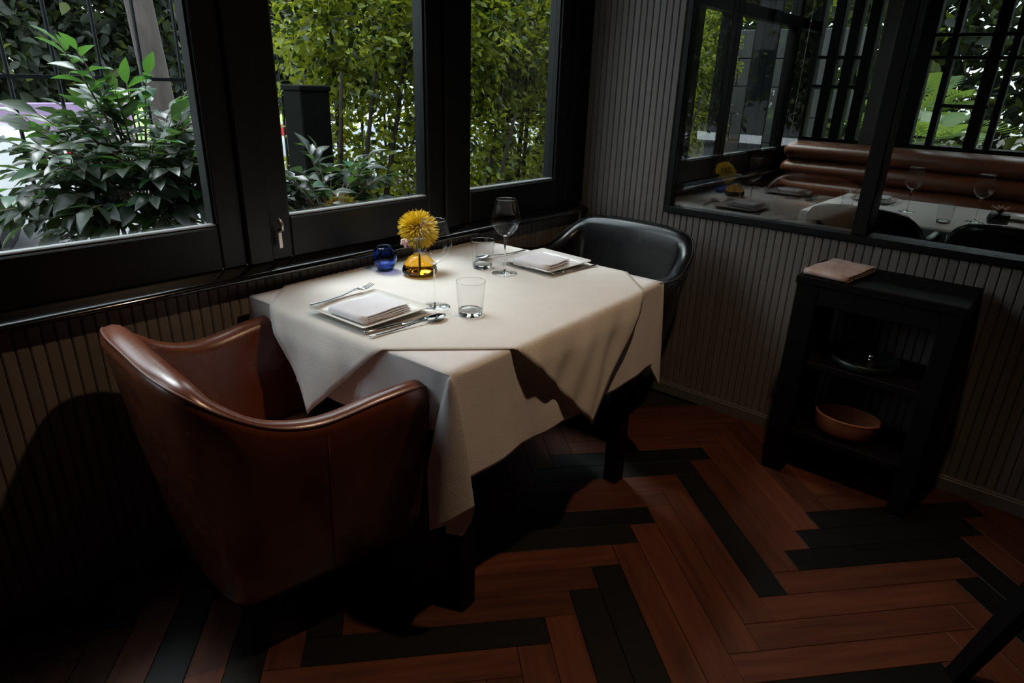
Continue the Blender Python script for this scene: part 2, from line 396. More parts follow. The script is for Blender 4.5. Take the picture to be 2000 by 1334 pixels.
# partition window in the right wall
w5 = empty('window_7', (XR, 1.388, .862)); tag(w5, kind='structure')
def wl(*b): return (b[0]-XR, b[1]-XR, b[2]-1.388, b[3]-1.388, b[4]-.862, b[5]-.862)
box('jamb', m_black, wl(XR-.012, XR+.10, 1.360, 1.388, .862, 2.42), w5, bev=.003)
box('bottom_rail', m_black, wl(XR-.016, XR+.10, Y0+.01, 1.388, .858, .886), w5, bev=.003)
box('top_rail', m_black, wl(XR-.012, XR+.10, Y0+.01, 1.360, 2.39, 2.42), w5, bev=.003)
for yy in (.560, -.270, -1.1, -1.93): box('post', m_black, wl(XR-.012, XR+.10, yy, yy+.052, .886, 2.39), w5, bev=.004)
for a, b in ((.612, 1.360), (-.218, .560), (-1.048, -.270), (-1.878, -1.1)): box('pane', m_pglass, wl(XR+.010, XR+.016, a, b, .886, 2.39), w5)

# room behind the partition
tag(box('wall_beyond_facade', m_dark, (XR+.1, XE, YW, YW+.1, -.12, .836)), kind='structure')
tag(box('baseboard_beyond', m_base, (XR+.1, XE, YW-.014, YW, -.014, .06)), kind='structure')
fp = [(3.30, 4.110), (4.262, 4.648), (4.905, 5.240)]
for i, (a, b) in enumerate(fp): window(f'window_{8+i}', a, b, m_glass)
for i, (a, b) in enumerate(((XR+.1, 3.225), (5.315, XE))):
    tag(box(f'trim_{9+i}', m_black, (a, b, YW, YW+.085, .836, HC-.01), bev=.003), kind='structure')
for i, (a, b) in enumerate(((4.723, 4.83),)):
    tag(box(f'trim_{11+i}', m_black, (a, b, YW-.012, YW+.085, .836, HC-.01), bev=.003), kind='structure')
sm = MB().loft([[(xx, a, b) for a, b in sp] for xx in (XE, XR+.1)], True, True)
tag(sm.obj('trim_12', m_sill, smooth=True, angle=60), kind='structure')
# end wall: glazed, with dark posts and bars
tag(box('wall_end', m_dark, (XE, XE+.1, Y0, YW+.1, -.12, 1.02)), kind='structure')
we = empty('window_11', (XE, 0, 1.02)); tag(we, kind='structure')
def el(*b): return (b[0]-XE, b[1]-XE, b[2], b[3], b[4]-1.02, b[5]-1.02)
box('sill_rail', m_black, el(XE-.02, XE+.1, -.2, YW, 1.02, 1.05), we, bev=.003)
box('top_rail', m_black, el(XE, XE+.1, -.2, YW, 2.5, HC-.01), we, bev=.003)
tag(box('wall_end_side', m_dark, (XE, XE+.1, Y0, -.2, 1.02, HC)), kind='structure')
for a, b in ((1.76, 1.85), (1.62, 1.69), (1.50, 1.57), (1.385, 1.455), (1.02, 1.13), (.885, .925), (.63, .70), (.545, .585), (.30, .36), (-.1, -.03)):
    box('post', m_black, el(XE, XE+.1, a, b, 1.05, 2.5), we, bev=.004)
for a, b, z in ((1.385, 1.85, 1.60), (1.385, 1.85, 1.40), (.30, 1.02, 1.60), (.62, .93, 1.30), (.30, 1.02, 1.74), (-.2, .3, 1.74)):
    box('bar', m_black, el(XE+.02, XE+.08, a, b, z, z+.022), we, bev=.002)
box('pane', m_glass, el(XE+.045, XE+.05, -.2, YW, 1.05, 2.5), we)
tag(box('wall_column', m_column, (XE-.03, XE+.12, 1.165, 1.345, 0, HC), bev=.006), kind='structure')

# ------------------------------------------------------------------ armchairs
def smooth_keys(keys, n):
    """Catmull-Rom resample of key rows"""
    K = [np.array(k, float) for k in keys]; out = []
    for i in range(len(K)-1):
        p0, p1, p2, p3 = K[max(i-1, 0)], K[i], K[i+1], K[min(i+2, len(K)-1)]
        for t in np.arange(n)/n:
            out.append(.5*((2*p1)+(-p0+p2)*t+(2*p0-5*p1+4*p2-p3)*t*t+(-p0+3*p1-3*p2+p3)*t**3))
    out.append(K[-1]); return out
def armchair(name, lm, sm_, pm, legm):
    root = empty(name)
    # half path: top x, top y, bottom x, bottom y, height, thickness
    half = [(.468, .352, .470, .238, .690, .060), (.450, .354, .455, .238, .716, .064), (.340, .347, .350, .230, .712, .064), (.205, .330, .250, .222, .696, .064),
            (.110, .312, .150, .212, .712, .062), (.022, .296, .075, .200, .762, .060), (-.046, .246, .030, .178, .812, .064), (-.074, .145, .012, .120, .830, .074), (-.078, .0, .006, .0, .834, .076)]
    keys = [np.array(k)*[1, -1, 1, -1, 1, 1] for k in half]+[np.array(k) for k in half[-2::-1]]
    st = smooth_keys(keys, 5); rings = []; outer_edge = []
    for i, k in enumerate(st):
        a, b = st[max(i-1, 0)], st[min(i+1, len(st)-1)]
        t = np.array([b[0]-a[0], b[1]-a[1]]); t /= np.linalg.norm(t); nn = np.array([-t[1], t[0]])   # outward
        T = np.array([k[0], k[1]]); B = np.array([k[2], k[3]]); h = k[4]; w = k[5]; zb = .205
        def P(q, z): return (float(q[0]), float(q[1]), float(z))
        def lerp(z): return B+(T-B)*((z-zb)/(h-zb))
        r = w*.48
        ring = [P(B, zb), P(lerp(zb+.02)+nn*.004, zb+.02), P(lerp(.34)+nn*.006, .34), P(lerp(.50)+nn*.008, .50), P(lerp(h-.10)+nn*.004, h-.10), P(T, h-r), P(T-nn*w*.06, h-r*.45), P(T-nn*w*.2, h-r*.12), P(T-nn*w*.42, h), P(T-nn*w*.66, h-r*.10), P(T-nn*w*.88, h-r*.45), P(T-nn*w*1.0, h-r)]
        wi = w*1.12
        ring += [P(T-nn*(wi), h-.12), P(lerp(.46)-nn*wi, .46), P(lerp(.36)-nn*wi*1.1, .36), P(B-nn*wi, zb)]
        rings.append(ring); outer_edge.append(P(T-nn*w*.13+nn*.0015, h-r*.26))
    # round the two arm fronts
    def shrink(ring, s, dx):
        c = np.mean(np.array(ring), 0); return [tuple(c+(np.array(p)-c)*[1, s, .5+.5*s]+np.array([dx, 0, 0])) for p in ring]
    rings = [shrink(rings[0], .55, .022), shrink(rings[0], .86, .014)]+rings+[shrink(rings[-1], .86, .014), shrink(rings[-1], .55, .022)]
    mb = MB(); mb.loft(rings, True, True); mb.obj('shell', lm, root, smooth=True, angle=70)
    MB().tube(outer_edge[2:-2], .0036, 6).obj('piping', pm, root, smooth=True)
    # vertical side seams
    for s in (-1, 1):
        k = keys[3] if s < 0 else keys[-4]
        pts = [(k[2]+(k[0]-k[2])*f_, (k[3]+(k[1]-k[3])*f_)+s*.0065, .215+(k[4]-.25)*f_) for f_ in np.linspace(0, 1, 6)]
        MB().tube(pts, .0022, 5).obj('seam', pm, root, smooth=True)
    # base panel and seat cushion
    MB().loft([[(.425, -.19, z), (.425, .19, z), (.09, .15, z), (.03, 0, z), (.09, -.15, z)] for z in (.21, .34)], True, True).obj('seat_base', lm, root)
    def cush(z, d): return [(x_*1+0, y_, z) for x_, y_ in [(.425-d, -.215+d), (.435-d, 0), (.425-d, .215-d), (.25, .205-d), (.10+d, .165-d), (.06+d, 0), (.10+d, -.165+d), (.25, -.205+d)]]
    MB().loft([cush(.335, .02), cush(.345, .004), cush(.40, 0), cush(.435, .012), cush(.447, .045)], True, True).obj('seat_cushion', sm_, root, smooth=True, angle=50)
    for lx, ly in ((.40, .19), (.40, -.19), (.07, .13), (.07, -.13)):
        MB().loft([[(lx*.98+sx*.014, ly*1.04+sy*.014, 0) for sx, sy in ((-1, -1), (1, -1), (1, 1), (-1, 1))], [(lx+sx*.022, ly+sy*.022, .212) for sx, sy in ((-1, -1), (1, -1), (1, 1), (-1, 1))]], True, True).obj('leg', legm, root)
    return root
ch = armchair('armchair', m_brown, m_brown2, m_stitch, m_dwood)
ch.location = (.488, 1.425, 0); ch.rotation_euler = (0, 0, math.radians(-4))
tag(ch, 'chestnut brown leather tub armchair with swooping arms at the near end of the table', 'armchair', 'tub armchairs')
cb = armchair('armchair', m_bleath, m_bleath2, m_bpipe, m_dwood)
cb.location = (2.462, 1.440, 0); cb.rotation_euler = (0, 0, PI); cb.scale = (1, 1.08, 1)
tag(cb, 'black leather tub armchair between the white-clothed table and the panelled wall', 'armchair', 'tub armchairs')

# ------------------------------------------------------------------ dining table and its cloths
TA = math.radians(2.0); TX, TY, TZ = 1.418, 1.39, .765; TL, TD = .515, .415
tb = empty('dining_table', (TX, TY, 0), TA); tag(tb, 'dark wooden four-legged dining table hidden under the white tablecloth', 'table')
box('table_top', m_dwood, (-TL+.028, TL-.028, -TD+.012, TD-.012, .738, .760), tb, bev=.006)
box('apron', m_dwood, (-TL+.09, TL-.09, -TD+.09, TD-.09, .66, .738), tb)
for sx in (-1, 1):
    for sy in (-1, 1): box('leg', m_dwood, (sx*(TL-.10)-.028, sx*(TL-.10)+.028, sy*(TD-.06)-.028, sy*(TD-.06)+.028, 0, .738), tb, bev=.004)

def skirt_cloth(name, mat_, L_, D_, drop, seed, drops=None, flare=(1, 1, 1, 1), inset=0.0):
    """rectangular cloth: flat top, four hanging sides, folded corners; local coordinates, top at z=0"""
    rg = random.Random(seed); drops = drops or [drop]*4
    # loop of (edge point, hem point), anticlockwise starting near-left corner
    cor = [(-L_, -D_), (L_, -D_), (L_, D_), (-L_, D_)]
    edge = []; hem = []; bul = []
    ph = [rg.uniform(0, 6) for _ in range(14)]
    for c in range(4):
        a, b = np.array(cor[c]), np.array(cor[(c+1) % 4]); t = (b-a)/np.linalg.norm(b-a); n = np.array([t[1], -t[0]]); ln = np.linalg.norm(b-a)
        tp = np.array(cor[c])-np.array(cor[(c-1) % 4]); tp = tp/np.linalg.norm(tp); npv = np.array([tp[1], -tp[0]])
        dp_, dn_ = drops[(c-1) % 4], drops[c]
        # local corner axes: u along the next side, w along the previous side (away from the corner)
        u, w = t, -tp; P0 = a+w*.04+npv*(.012-(inset if c in (0,) else 0)); P2 = a+u*.045+n*.012
        big = drop*1.48 if c < 2 else drop*1.2
        if c == 0:      # folded band hanging in front of the near-left corner
            seq = [(P0, dp_), (a+w*.045+npv*.030, dp_*1.3), (a+w*.030+npv*.040, drop*1.43), (a+w*.004+npv*.026+n*.010, drop*1.34), (a+u*.012+n*.040, drop*1.22), (a+u*.026+n*.046, drop*1.17),
                   (a+u*.030+n*.036, drop*1.35), (a+u*.010+n*.022, drop*1.50), (a+w*.010+npv*.004, drop*1.50), (a+u*.012+n*.006, drop*1.2), (P2, dn_)]
        elif c == 1:    # the right-hand corner hangs in one soft fold behind the near side
            seq = [(a+w*.045+npv*.016, dp_), (a+w*.058-npv*.004, dp_*.86), (a+w*.040+npv*.002, dp_*.98), (a+w*.010+npv*.012, dp_*1.18), (a+n*.034+npv*.014, drop*1.40), (a+n*.036+u*.01, drop*1.30), (P2, dn_)]
        else:
            seq = [(P0, dp_), (a+w*.02+npv*.010, dp_*1.1), (a+npv*.012+n*.008, big), (a+u*.02+n*.010, dn_*1.1), (P2, dn_)]
        for q, d in seq: edge.append(a); hem.append((q[0], q[1], -d)); bul.append(0)
        m_ = 22
        for i in range(1, m_):
            s_ = i/m_; q = a+t*ln*s_
            wv = .010*math.sin(2*PI*s_*2.3+ph[c])+.006*math.sin(2*PI*s_*5.1+ph[c+4])
            endz = math.sin(PI*s_)
            q2 = a+t*(.045+(ln-.09)*s_)+n*(.012+(wv+.010)*endz*flare[c]-(inset*max(0, 1-min(s_, 1-s_)/.26)**.7 if c == 3 else 0))
            edge.append(q); hem.append((q2[0], q2[1], -drops[c]*(1.0+.035*math.sin(2*PI*s_*1.2+ph[c+8])*endz))); bul.append(endz)
    nl = len(edge); rows = [0, .03, .07, .16, .3, .45, .6, .75, .88, .97, 1.0]; v = []; f = []
    for ri_, r in enumerate(rows):
        for i in range(nl):
            e = edge[i]; hq = hem[i]
            if r == 0: v.append((e[0], e[1], 0)); continue
            d = np.array([hq[0]-e[0], hq[1]-e[1]]); out = d*min(r**.8, 1.0) if inset == 0 or bul[i] == 0 else d*(r**.8 if np.dot(d, e) > 0 else r**1.7)
            z = hq[2]*r
            # gentle creases
            cr = .0035*math.sin(i*.9+ri_*1.7+ph[3])*bul[i]*math.sin(PI*r)
            nrm = d/(np.linalg.norm(d)+1e-6)
            v.append((e[0]+out[0]+nrm[0]*(.004+cr), e[1]+out[1]+nrm[1]*(.004+cr), z-.001))
    for ri_ in range(len(rows)-1):
        for i in range(nl):
            j = (i+1) % nl; f.append((ri_*nl+i, (ri_+1)*nl+i, (ri_+1)*nl+j, ri_*nl+j))
    mb = MB(); mb.add(v, [q for q in f])
    # top grid
    gx, gy = 30, 24; vt = []; ft = []
    for j in range(gy+1):
        for i in range(gx+1):
            x_ = -L_+2*L_*i/gx; y_ = -D_+2*D_*j/gy; vt.append((x_, y_, 0))
    for j in range(gy):
        for i in range(gx): ft.append((j*(gx+1)+i, j*(gx+1)+i+1, (j+1)*(gx+1)+i+1, (j+1)*(gx+1)+i))
    mb.add(vt, ft)
    o = mb.obj(name, mat_, smooth=True, angle=65)
    so_ = o.modifiers.new('thickness', 'SOLIDIFY'); so_.thickness = .0012; so_.offset = 0
    return o
tc = skirt_cloth('tablecloth', m_cloth, TL, TD, .288, 3, [.288, .20, .24, .195], (1, .8, -.3, .6), .065)
tc.location = (TX, TY, TZ-.0028); tc.rotation_euler = (0, 0, TA)
tag(tc, 'long white cotton tablecloth hanging to folded corners over the near dining table', 'tablecloth')

# ivory overlay cloth laid diagonally; its corners fold down over the table sides
def overlay():
    ctr = Vector((1.452, 1.437)); half = .5685; rot = math.radians(46.5); n = 72
    ca, sa = math.cos(TA), math.sin(TA); v = []; f = []
    fx = TL+.009; fy = TD+.009
    for j in range(n+1):
        for i in range(n+1):
            a = -half+2*half*i/n; b = -half+2*half*j/n
            wx = ctr.x+a*math.cos(rot)-b*math.sin(rot)-TX; wy = ctr.y+a*math.sin(rot)+b*math.cos(rot)-TY
            x_ = ca*wx+sa*wy; y_ = -sa*wx+ca*wy; z_ = 0.0
            # soft creases on the top
            z_ += .0010*math.exp(-((x_-.33)**2+(y_+.22)**2)/.03)*(1+math.sin(60*(x_*.9+y_*1.2)))+.0006*math.exp(-((x_+.1)**2+(y_+.3)**2)/.02)*(1+math.sin(55*x_-20*y_))
            d = 0; sx = sy = 0
            if x_ > fx: d = x_-fx; sx = 1
            elif x_ < -fx: d = -x_-fx; sx = -1
            if y_ > fy: d = y_-fy; sy = 1
            elif y_ < -fy: d = -y_-fy; sy = -1
            if d > 0:
                rr = .006; lim = rr*PI/2
                if d < lim: hd = rr*math.sin(d/rr); z_ = -rr*(1-math.cos(d/rr))
                else: hd = rr; z_ = -rr-(d-lim)
                depth = -z_
                tpos = x_ if sy else y_
                wave = .007*math.sin(tpos*23+1.3)*min(depth/.12, 1)+.004*math.sin(tpos*51+depth*30)*min(depth/.1, 1)
                fl = .016*min(depth/.06, 1)+depth*.075+wave
                if sx > 0: x_ = fx+hd*.6+fl
                if sx < 0: x_ = -fx-hd*.6-fl-depth*.10
                if sy > 0: y_ = fy+hd*.4+.002
                if sy < 0: y_ = -fy-hd*.6-fl
            v.append((x_, y_, z_))
    for j in range(n):
        for i in range(n): f.append((j*(n+1)+i, j*(n+1)+i+1, (j+1)*(n+1)+i+1, (j+1)*(n+1)+i))
    return MB().add(v, f).obj('overlay_cloth', m_over, smooth=True)
ov = overlay(); ov.location = (TX, TY, TZ+.0003); ov.rotation_euler = (0, 0, TA)
md = ov.modifiers.new('thickness', 'SOLIDIFY'); md.thickness = .0016; md.offset = 1
tag(ov, 'ivory overlay cloth laid diagonally across the white tablecloth with hanging corner points', 'tablecloth')
ZT0 = TZ+.0022

# ------------------------------------------------------------------ tableware
def plate(name, loc, rz, s=.120):
    """square porcelain plate: flat well, raised flared rim"""
    def sq(h, z, c=.012):
        pts = []
        for (sx, sy), a0 in (((1, 1), 0), ((-1, 1), 90), ((-1, -1), 180), ((1, -1), 270)):
            for k in range(4):
                a = math.radians(a0+k*30); pts.append((sx*(h-c)+c*math.cos(a), sy*(h-c)+c*math.sin(a), z))
        return pts
    rg = [sq(s*.62, 0), sq(s*.64, .004), sq(s*.80, .007), sq(s, .0175), sq(s*1.004, .0195), sq(s*.992, .0205), sq(s*.80, .0105), sq(s*.72, .0075), sq(s*.30, .007)]
    return MB().loft(rg, True, True).obj(name, m_porc, loc=loc, rot=(0, 0, rz), smooth=True, angle=50)
p1 = plate('plate', (1.040, 1.406, ZT0), math.radians(2)); tag(p1, 'square white porcelain plate with folded napkin, beside the steel spoon', 'plate', 'square dinner plates')
p2 = plate('plate', (1.812, 1.395, ZT0), math.radians(-3)); tag(p2, 'square white porcelain plate set in front of the black armchair', 'plate', 'square dinner plates')

def folded(name, mt, lx, ly, layers, t, loc, rz, seed, roll_=False, tilt=0.0):
    """folded cloth napkin: stacked leaves joined by a rounded fold along one edge"""
    root = empty(name, loc, rz); rg = random.Random(seed); nx, ny = 14, 10
    for l in range(layers):
        z0 = l*t; sx = lx-abs(rg.uniform(-.003, .006))-l*.002; sy = ly-rg.uniform(0, .004)-l*.0015; ox = rg.uniform(-.002, .002); v = []; f = []
        for side in (0, 1):
            for j in range(ny+1):
                for i in range(nx+1):
                    u = i/nx; w = j/ny
                    x_ = (u-.5)*sx+ox; y_ = (w-.5)*sy
                    e = min(u, 1-u, w, 1-w); edge = min(e/.06, 1)
                    zz = z0+t*(.5+(.46 if side else -.46)*(.35+.65*math.sin(edge*PI/2)))
                    zz += .0012*math.sin(8*u+3*w+l)+.0009*math.sin(14*w+5*l)
                    if l == layers-1 and side: zz += .0015*math.sin(PI*u)*math.sin(PI*w)+.0008*math.sin(30*w+9*u)*math.sin(PI*u)
                    v.append((x_, y_, zz+tilt*u))
        n1 = (nx+1)*(ny+1)
        for j in range(ny):
            for i in range(nx):
                a = j*(nx+1)+i; f.append((a, a+nx+1, a+nx+2, a+1)); f.append((n1+a, n1+a+1, n1+a+nx+2, n1+a+nx+1))
        per = [i for i in range(nx)]+[j*(nx+1)+nx for j in range(ny)]+[ny*(nx+1)+i for i in range(nx, 0, -1)]+[j*(nx+1) for j in range(ny, 0, -1)]
        for k in range(len(per)):
            a, b = per[k], per[(k+1) % len(per)]; f.append((a, b, n1+b, n1+a))
        MB().add(v, f).obj('fold_layer', mt, root, smooth=True, angle=60)
    # rounded fold along -x edge
    MB().tube([(-lx/2+.002, y_, layers*t/2) for y_ in np.linspace(-ly/2+.004, ly/2-.004, 7)], layers*t*.47, 12).obj('fold_edge', mt, root, smooth=True)
    return root
n1 = folded('napkin', m_napkin, .165, .145, 4, .0058, (1.036, 1.396, ZT0+.0085), math.radians(4), 1)
tag(n1, 'white linen napkin folded flat on the nearer square plate', 'napkin', 'table napkins')
n2 = folded('napkin', m_napkin, .135, .150, 3, .0095, (1.772, 1.378, ZT0+.0085), math.radians(3), 2)
tag(n2, 'thick folded white linen napkin on the plate before the black armchair', 'napkin', 'table napkins')

def wineglass(loc):
    root = empty('wine_glass', loc)
    bowl = [(.0045, .128), (.012, .131), (.026, .140), (.040, .156), (.0485, .176), (.0500, .190), (.0465, .208), (.0405, .228), (.0355, .245), (.0340, .252)]
    MB().lathe(bowl, 40, False, False).obj('bowl', m_thin, root, smooth=True)
    MB().tube([(.0340*math.cos(a), .0340*math.sin(a), .252) for a in np.linspace(0, 2*PI, 41)], .0006, 6).obj('rim', m_thick, root, smooth=True)
    MB().lathe([(.0035, .006), (.0032, .02), (.0030, .07), (.0034, .11), (.0050, .124), (.0075, .130), (.003, .1325)], 20).obj('stem', m_thick, root, smooth=True)
    MB().lathe([(.044, 0), (.0445, .0008), (.043, .0016), (.02, .0038), (.006, .008)], 40).obj('foot', m_thick, root, smooth=True)
    return root
g1 = wineglass((1.206, 1.322, ZT0)); tag(g1, 'empty stemmed wine glass standing before the yellow flower', 'wine glass', 'stemmed wine glasses')
g2 = wineglass((1.617, 1.420, ZT0)); tag(g2, 'empty stemmed wine glass beside the plate of the black armchair', 'wine glass', 'stemmed wine glasses')
def tumbler(loc):
    root = empty('tumbler', loc)
    MB().lathe([(.0345, .012), (.0375, .05), (.0405, .090), (.0410, .098)], 40, False, False).obj('wall', m_thin, root, smooth=True)
    MB().lathe([(.0335, .012), (.0362, .05), (.0392, .090), (.0396, .098)], 40, False, False).obj('inner_wall', m_thin, root, smooth=True)
    MB().tube([(.0403*math.cos(a), .0403*math.sin(a), .098) for a in np.linspace(0, 2*PI, 41)], .0008, 6).obj('rim', m_thick, root, smooth=True)
    MB().lathe([(.028, 0), (.0315, .001), (.0333, .004), (.0342, .012), (.0338, .0165), (.028, .0140), (.012, .0125)], 40).obj('base', m_thick, root, smooth=True)
    return root
t1 = tumbler((1.232, 1.204, ZT0)); tag(t1, 'empty clear tumbler beside the spoon near the front of the table', 'tumbler', 'water tumblers')
t2 = tumbler((1.614, 1.521, ZT0)); tag(t2, 'empty clear tumbler behind the far wine glass', 'tumbler', 'water tumblers')

# amber bottle vase with chrysanthemum
vs = empty('vase', (1.399, 1.606, ZT0)); tag(vs, 'squat amber glass bud vase with a clear bubbled neck', 'vase')
MB().lathe([(.030, 0), (.048, .001), (.056, .006), (.059, .015), (.057, .026), (.049, .042), (.038, .056), (.028, .064), (.020, .068)], 40).obj('body', m_amber, vs, smooth=True)
MB().lathe([(.018, .066), (.016, .074), (.023, .084), (.0255, .094), (.021, .104), (.0165, .112), (.021, .121), (.0235, .126)], 32, False, False).obj('neck', m_thin, vs, smooth=True)
MB().tube([(.0235*math.cos(a), .0235*math.sin(a), .126) for a in np.linspace(0, 2*PI, 33)], .0016, 6).obj('lip', m_thick, vs, smooth=True)
MB().tube([(.019*math.cos(a), .019*math.sin(a), .070) for a in np.linspace(0, 2*PI, 33)], .0022, 6).obj('neck_ring', m_thick, vs, smooth=True)
fl = empty('chrysanthemum', (1.399, 1.606, ZT0+.01)); tag(fl, 'shaggy yellow chrysanthemum bloom leaning out of the amber vase', 'flower')
hc = Vector((.046, .056, .132))
MB().tube([(0, 0, 0), (.003, .003, .06), (.012, .015, .11), tuple(hc*.95)], [.0028]*4, 8).obj('stem', m_stem, fl, smooth=True)
axis = Vector((-.28, -.62, .72)).normalized(); v = []; f = []
for i in range(640):
    ga = PI*(3-math.sqrt(5))*i; ct = 1-1.7*i/640; stt = math.sqrt(max(0, 1-ct*ct))
    d = Vector((stt*math.cos(ga), stt*math.sin(ga), ct)); d = Vector((0, 0, 1)).rotation_difference(axis)@d
    L_ = .046+.022*stt+random.uniform(-.004, .006); sd = d.cross(Vector((random.uniform(-1, 1), random.uniform(-1, 1), random.uniform(-1, 1)))).normalized()
    bend = d.cross(sd)*random.uniform(-.012, .012)+Vector((0, 0, -.006))
    wd = .0028; k = len(v)
    for t_, w_ in ((.15, .7), (.5, 1), (.85, .9), (1, .35)):
        c = hc+d*L_*t_+bend*t_*t_; v += [tuple(c-sd*wd*w_), tuple(c+d.cross(sd)*wd*.35*w_), tuple(c+sd*wd*w_)]
    for r_ in range(3):
        for c_ in range(2): f.append((k+r_*3+c_, k+r_*3+c_+1, k+r_*3+c_+4, k+r_*3+c_+3))
tag(MB().add(v, f).obj('petals', m_yel, fl, smooth=True), kind='stuff')
MB().lathe([(.001, -.012), (.008, -.009), (.011, 0), (.008, .009), (.001, .012)], 12).obj('flower_head', m_yel, fl, loc=tuple(hc), smooth=True)
pf = empty('small_flower', (1.399, 1.606, ZT0+.08)); tag(pf, 'small pale pink blossom drooping beside the yellow chrysanthemum', 'flower')
MB().tube([(0, 0, 0), (-.010, .012, .03), (-.026, .030, .035)], .0016, 6).obj('stem', m_stem, pf, smooth=True)
for k in range(6):
    a = k*PI/3; c = Vector((-.030, .034, .034)); mb = MB(); rr = []
    for t_, w_ in ((0, .004), (.5, .010), (1, .004)):
        o_ = c+Vector((math.cos(a)*.02*t_, math.sin(a)*.012*t_, -.010*t_*t_+math.sin(a)*.012*t_)); s_ = Vector((-math.sin(a), math.cos(a)*.6, math.cos(a)*.6))*w_
        rr.append([tuple(o_-s_), tuple(o_+Vector((0, 0, .0012))), tuple(o_+s_), tuple(o_-Vector((0, 0, .0012)))])
    mb.loft(rr, True, True).obj('petal', m_pink, pf, smooth=True)
# blue candle globe
cv = empty('candle_holder', (1.347, 1.724, ZT0)); tag(cv, 'round cobalt blue glass candle holder by the window', 'candle holder')
MB().lathe([(.022, 0), (.026, .001), (.028, .007), (.036, .020), (.042, .038), (.0425, .050), (.039, .066), (.031, .080), (.030, .082), (.0285, .080), (.036, .064), (.039, .050), (.0385, .040), (.032, .024), (.020, .014), (.004, .012)], 40).obj('globe', m_blue, cv, smooth=True)
MB().lathe([(.016, .015), (.0165, .016), (.0165, .026), (.004, .027)], 20).obj('tea_light', m_wax, cv, smooth=True)

# cutlery
def curve_bar(pts, ws, ts, n=10):
    """flat bar along x: centre (x,z), half width, half thickness"""
    return [[(x_, w_*math.cos(2*PI*k/n), z_+t_*math.sin(2*PI*k/n)) for k in range(n)] for (x_, z_), w_, t_ in zip(pts, ws, ts)]
def spoon(loc, rz):
    r = empty('table_spoon', loc, rz)
    MB().loft(curve_bar([(0, .006), (.004, .006), (.06, .004), (.12, .006), (.165, .010), (.182, .010)], [.003, .0055, .0045, .0034, .003, .004], [.002, .0026, .0024, .0022, .002, .0018]), True, True).obj('handle', m_steel, r, smooth=True)
    n = 14; v = []; f = []
    for j in range(9):
        u = j/8; x_ = .178+.066*u; hw = .0215*math.sin(PI*min(.06+u*.94, .985))**.6
        for i in range(n+1):
            w_ = -1+2*i/n; v.append((x_, hw*w_, .011-.0085*(1-w_*w_)*math.sin(PI*min(max(u, .05), .97))**.8))
    for j in range(8):
        for i in range(n): f.append((j*(n+1)+i, j*(n+1)+i+1, (j+1)*(n+1)+i+1, (j+1)*(n+1)+i))
    o = MB().add(v, f).obj('bowl', m_steel, r, smooth=True); sd = o.modifiers.new('thickness', 'SOLIDIFY'); sd.thickness = .0014
    return r
def knife(loc, rz):
    r = empty('table_knife', loc, rz)
    MB().loft(curve_bar([(0, .006), (.004, .006), (.05, .006), (.10, .006), (.112, .006)], [.004, .0065, .0058, .0055, .005], [.003, .0045, .0042, .004, .003]), True, True).obj('handle', m_steel, r, smooth=True)
    MB().loft([[(x_, -w_, .004), (x_, w_*.6, .0045), (x_, w_*.6, .006), (x_, -w_, .0045)] for x_, w_ in ((.110, .006), (.13, .010), (.19, .0105), (.215, .007), (.222, .002))], True, True).obj('blade', m_steel, r)
    return r
def fork(loc, rz):
    r = empty('table_fork', loc, rz)
    MB().loft(curve_bar([(0, .007), (.004, .007), (.06, .004), (.12, .005), (.155, .010), (.172, .010), (.186, .008)], [.003, .0055, .0045, .0034, .003, .008, .0115], [.002, .0026, .0024, .0022, .002, .0014, .0012]), True, True).obj('handle', m_steel, r, smooth=True)
    for k in range(4):
        y_ = -.0096+k*.0064
        MB().tube([(.184, y_, .008), (.205, y_, .0065), (.225, y_, .010), (.236, y_, .014)], [.0019, .0018, .0016, .0009], 6).obj('tine', m_steel, r, smooth=True)
    return r
s1 = spoon((.922, 1.256, ZT0), math.radians(-5)); tag(s1, 'steel table spoon lying nearest the front edge of the table', 'spoon', 'table cutlery')
k1 = knife((.928, 1.285, ZT0), math.radians(-6)); tag(k1, 'steel table knife lying between the near spoon and plate', 'knife', 'table cutlery')
f1 = fork((.918, 1.512, ZT0+.0205), math.radians(7)); tag(f1, 'steel fork tucked behind the nearer square plate on the window side', 'fork', 'table cutlery')
s2 = spoon((1.905, 1.568, ZT0), math.radians(172)); tag(s2, 'steel spoon on the window side of the far plate', 'spoon', 'table cutlery')
f2 = fork((1.935, 1.252, ZT0), math.radians(172)); tag(f2, 'steel fork lying on the room side of the far plate', 'fork', 'table cutlery')

# ------------------------------------------------------------------ side stand
st = empty('side_stand', (2.336, .17, 0)); tag(st, 'black open-fronted service stand against the panelled wall under the partition window', 'stand')
SW, SD, SH = .505, .300, .78
box('top', m_dwood, (-.006, SD, -.006, SW+.006, SH-.03, SH), st, bev=.004)
box('fascia', m_dwood, (0, .022, .06, SW-.075, SH-.095, SH-.03), st, bev=.002)
box('side_panel', m_dwood, (0, SD-.01, SW-.075, SW, 0, SH-.03), st, bev=.003)
box('side_panel', m_dwood, (0, SD-.01, 0, .06, 0, SH-.03), st, bev=.003)
box('shelf', m_dwood, (.01, SD-.01, .06, SW-.075, .445, .470), st, bev=.002)
box('shelf', m_dwood, (.01, SD-.01, .06, SW-.075, .165, .190), st, bev=.002)
cn = folded('cleaning_cloth', m_rosecl, .24, .155, 3, .008, (2.462, .575, SH+.001), math.radians(-7+0), 5)
tag(cn, 'folded pinkish white serving cloth on top of the black stand', 'cloth')
tr = empty('serving_tray', (2.46, .43, .471)); tag(tr, 'round dark lacquered tray stored on the upper shelf of the stand', 'tray')
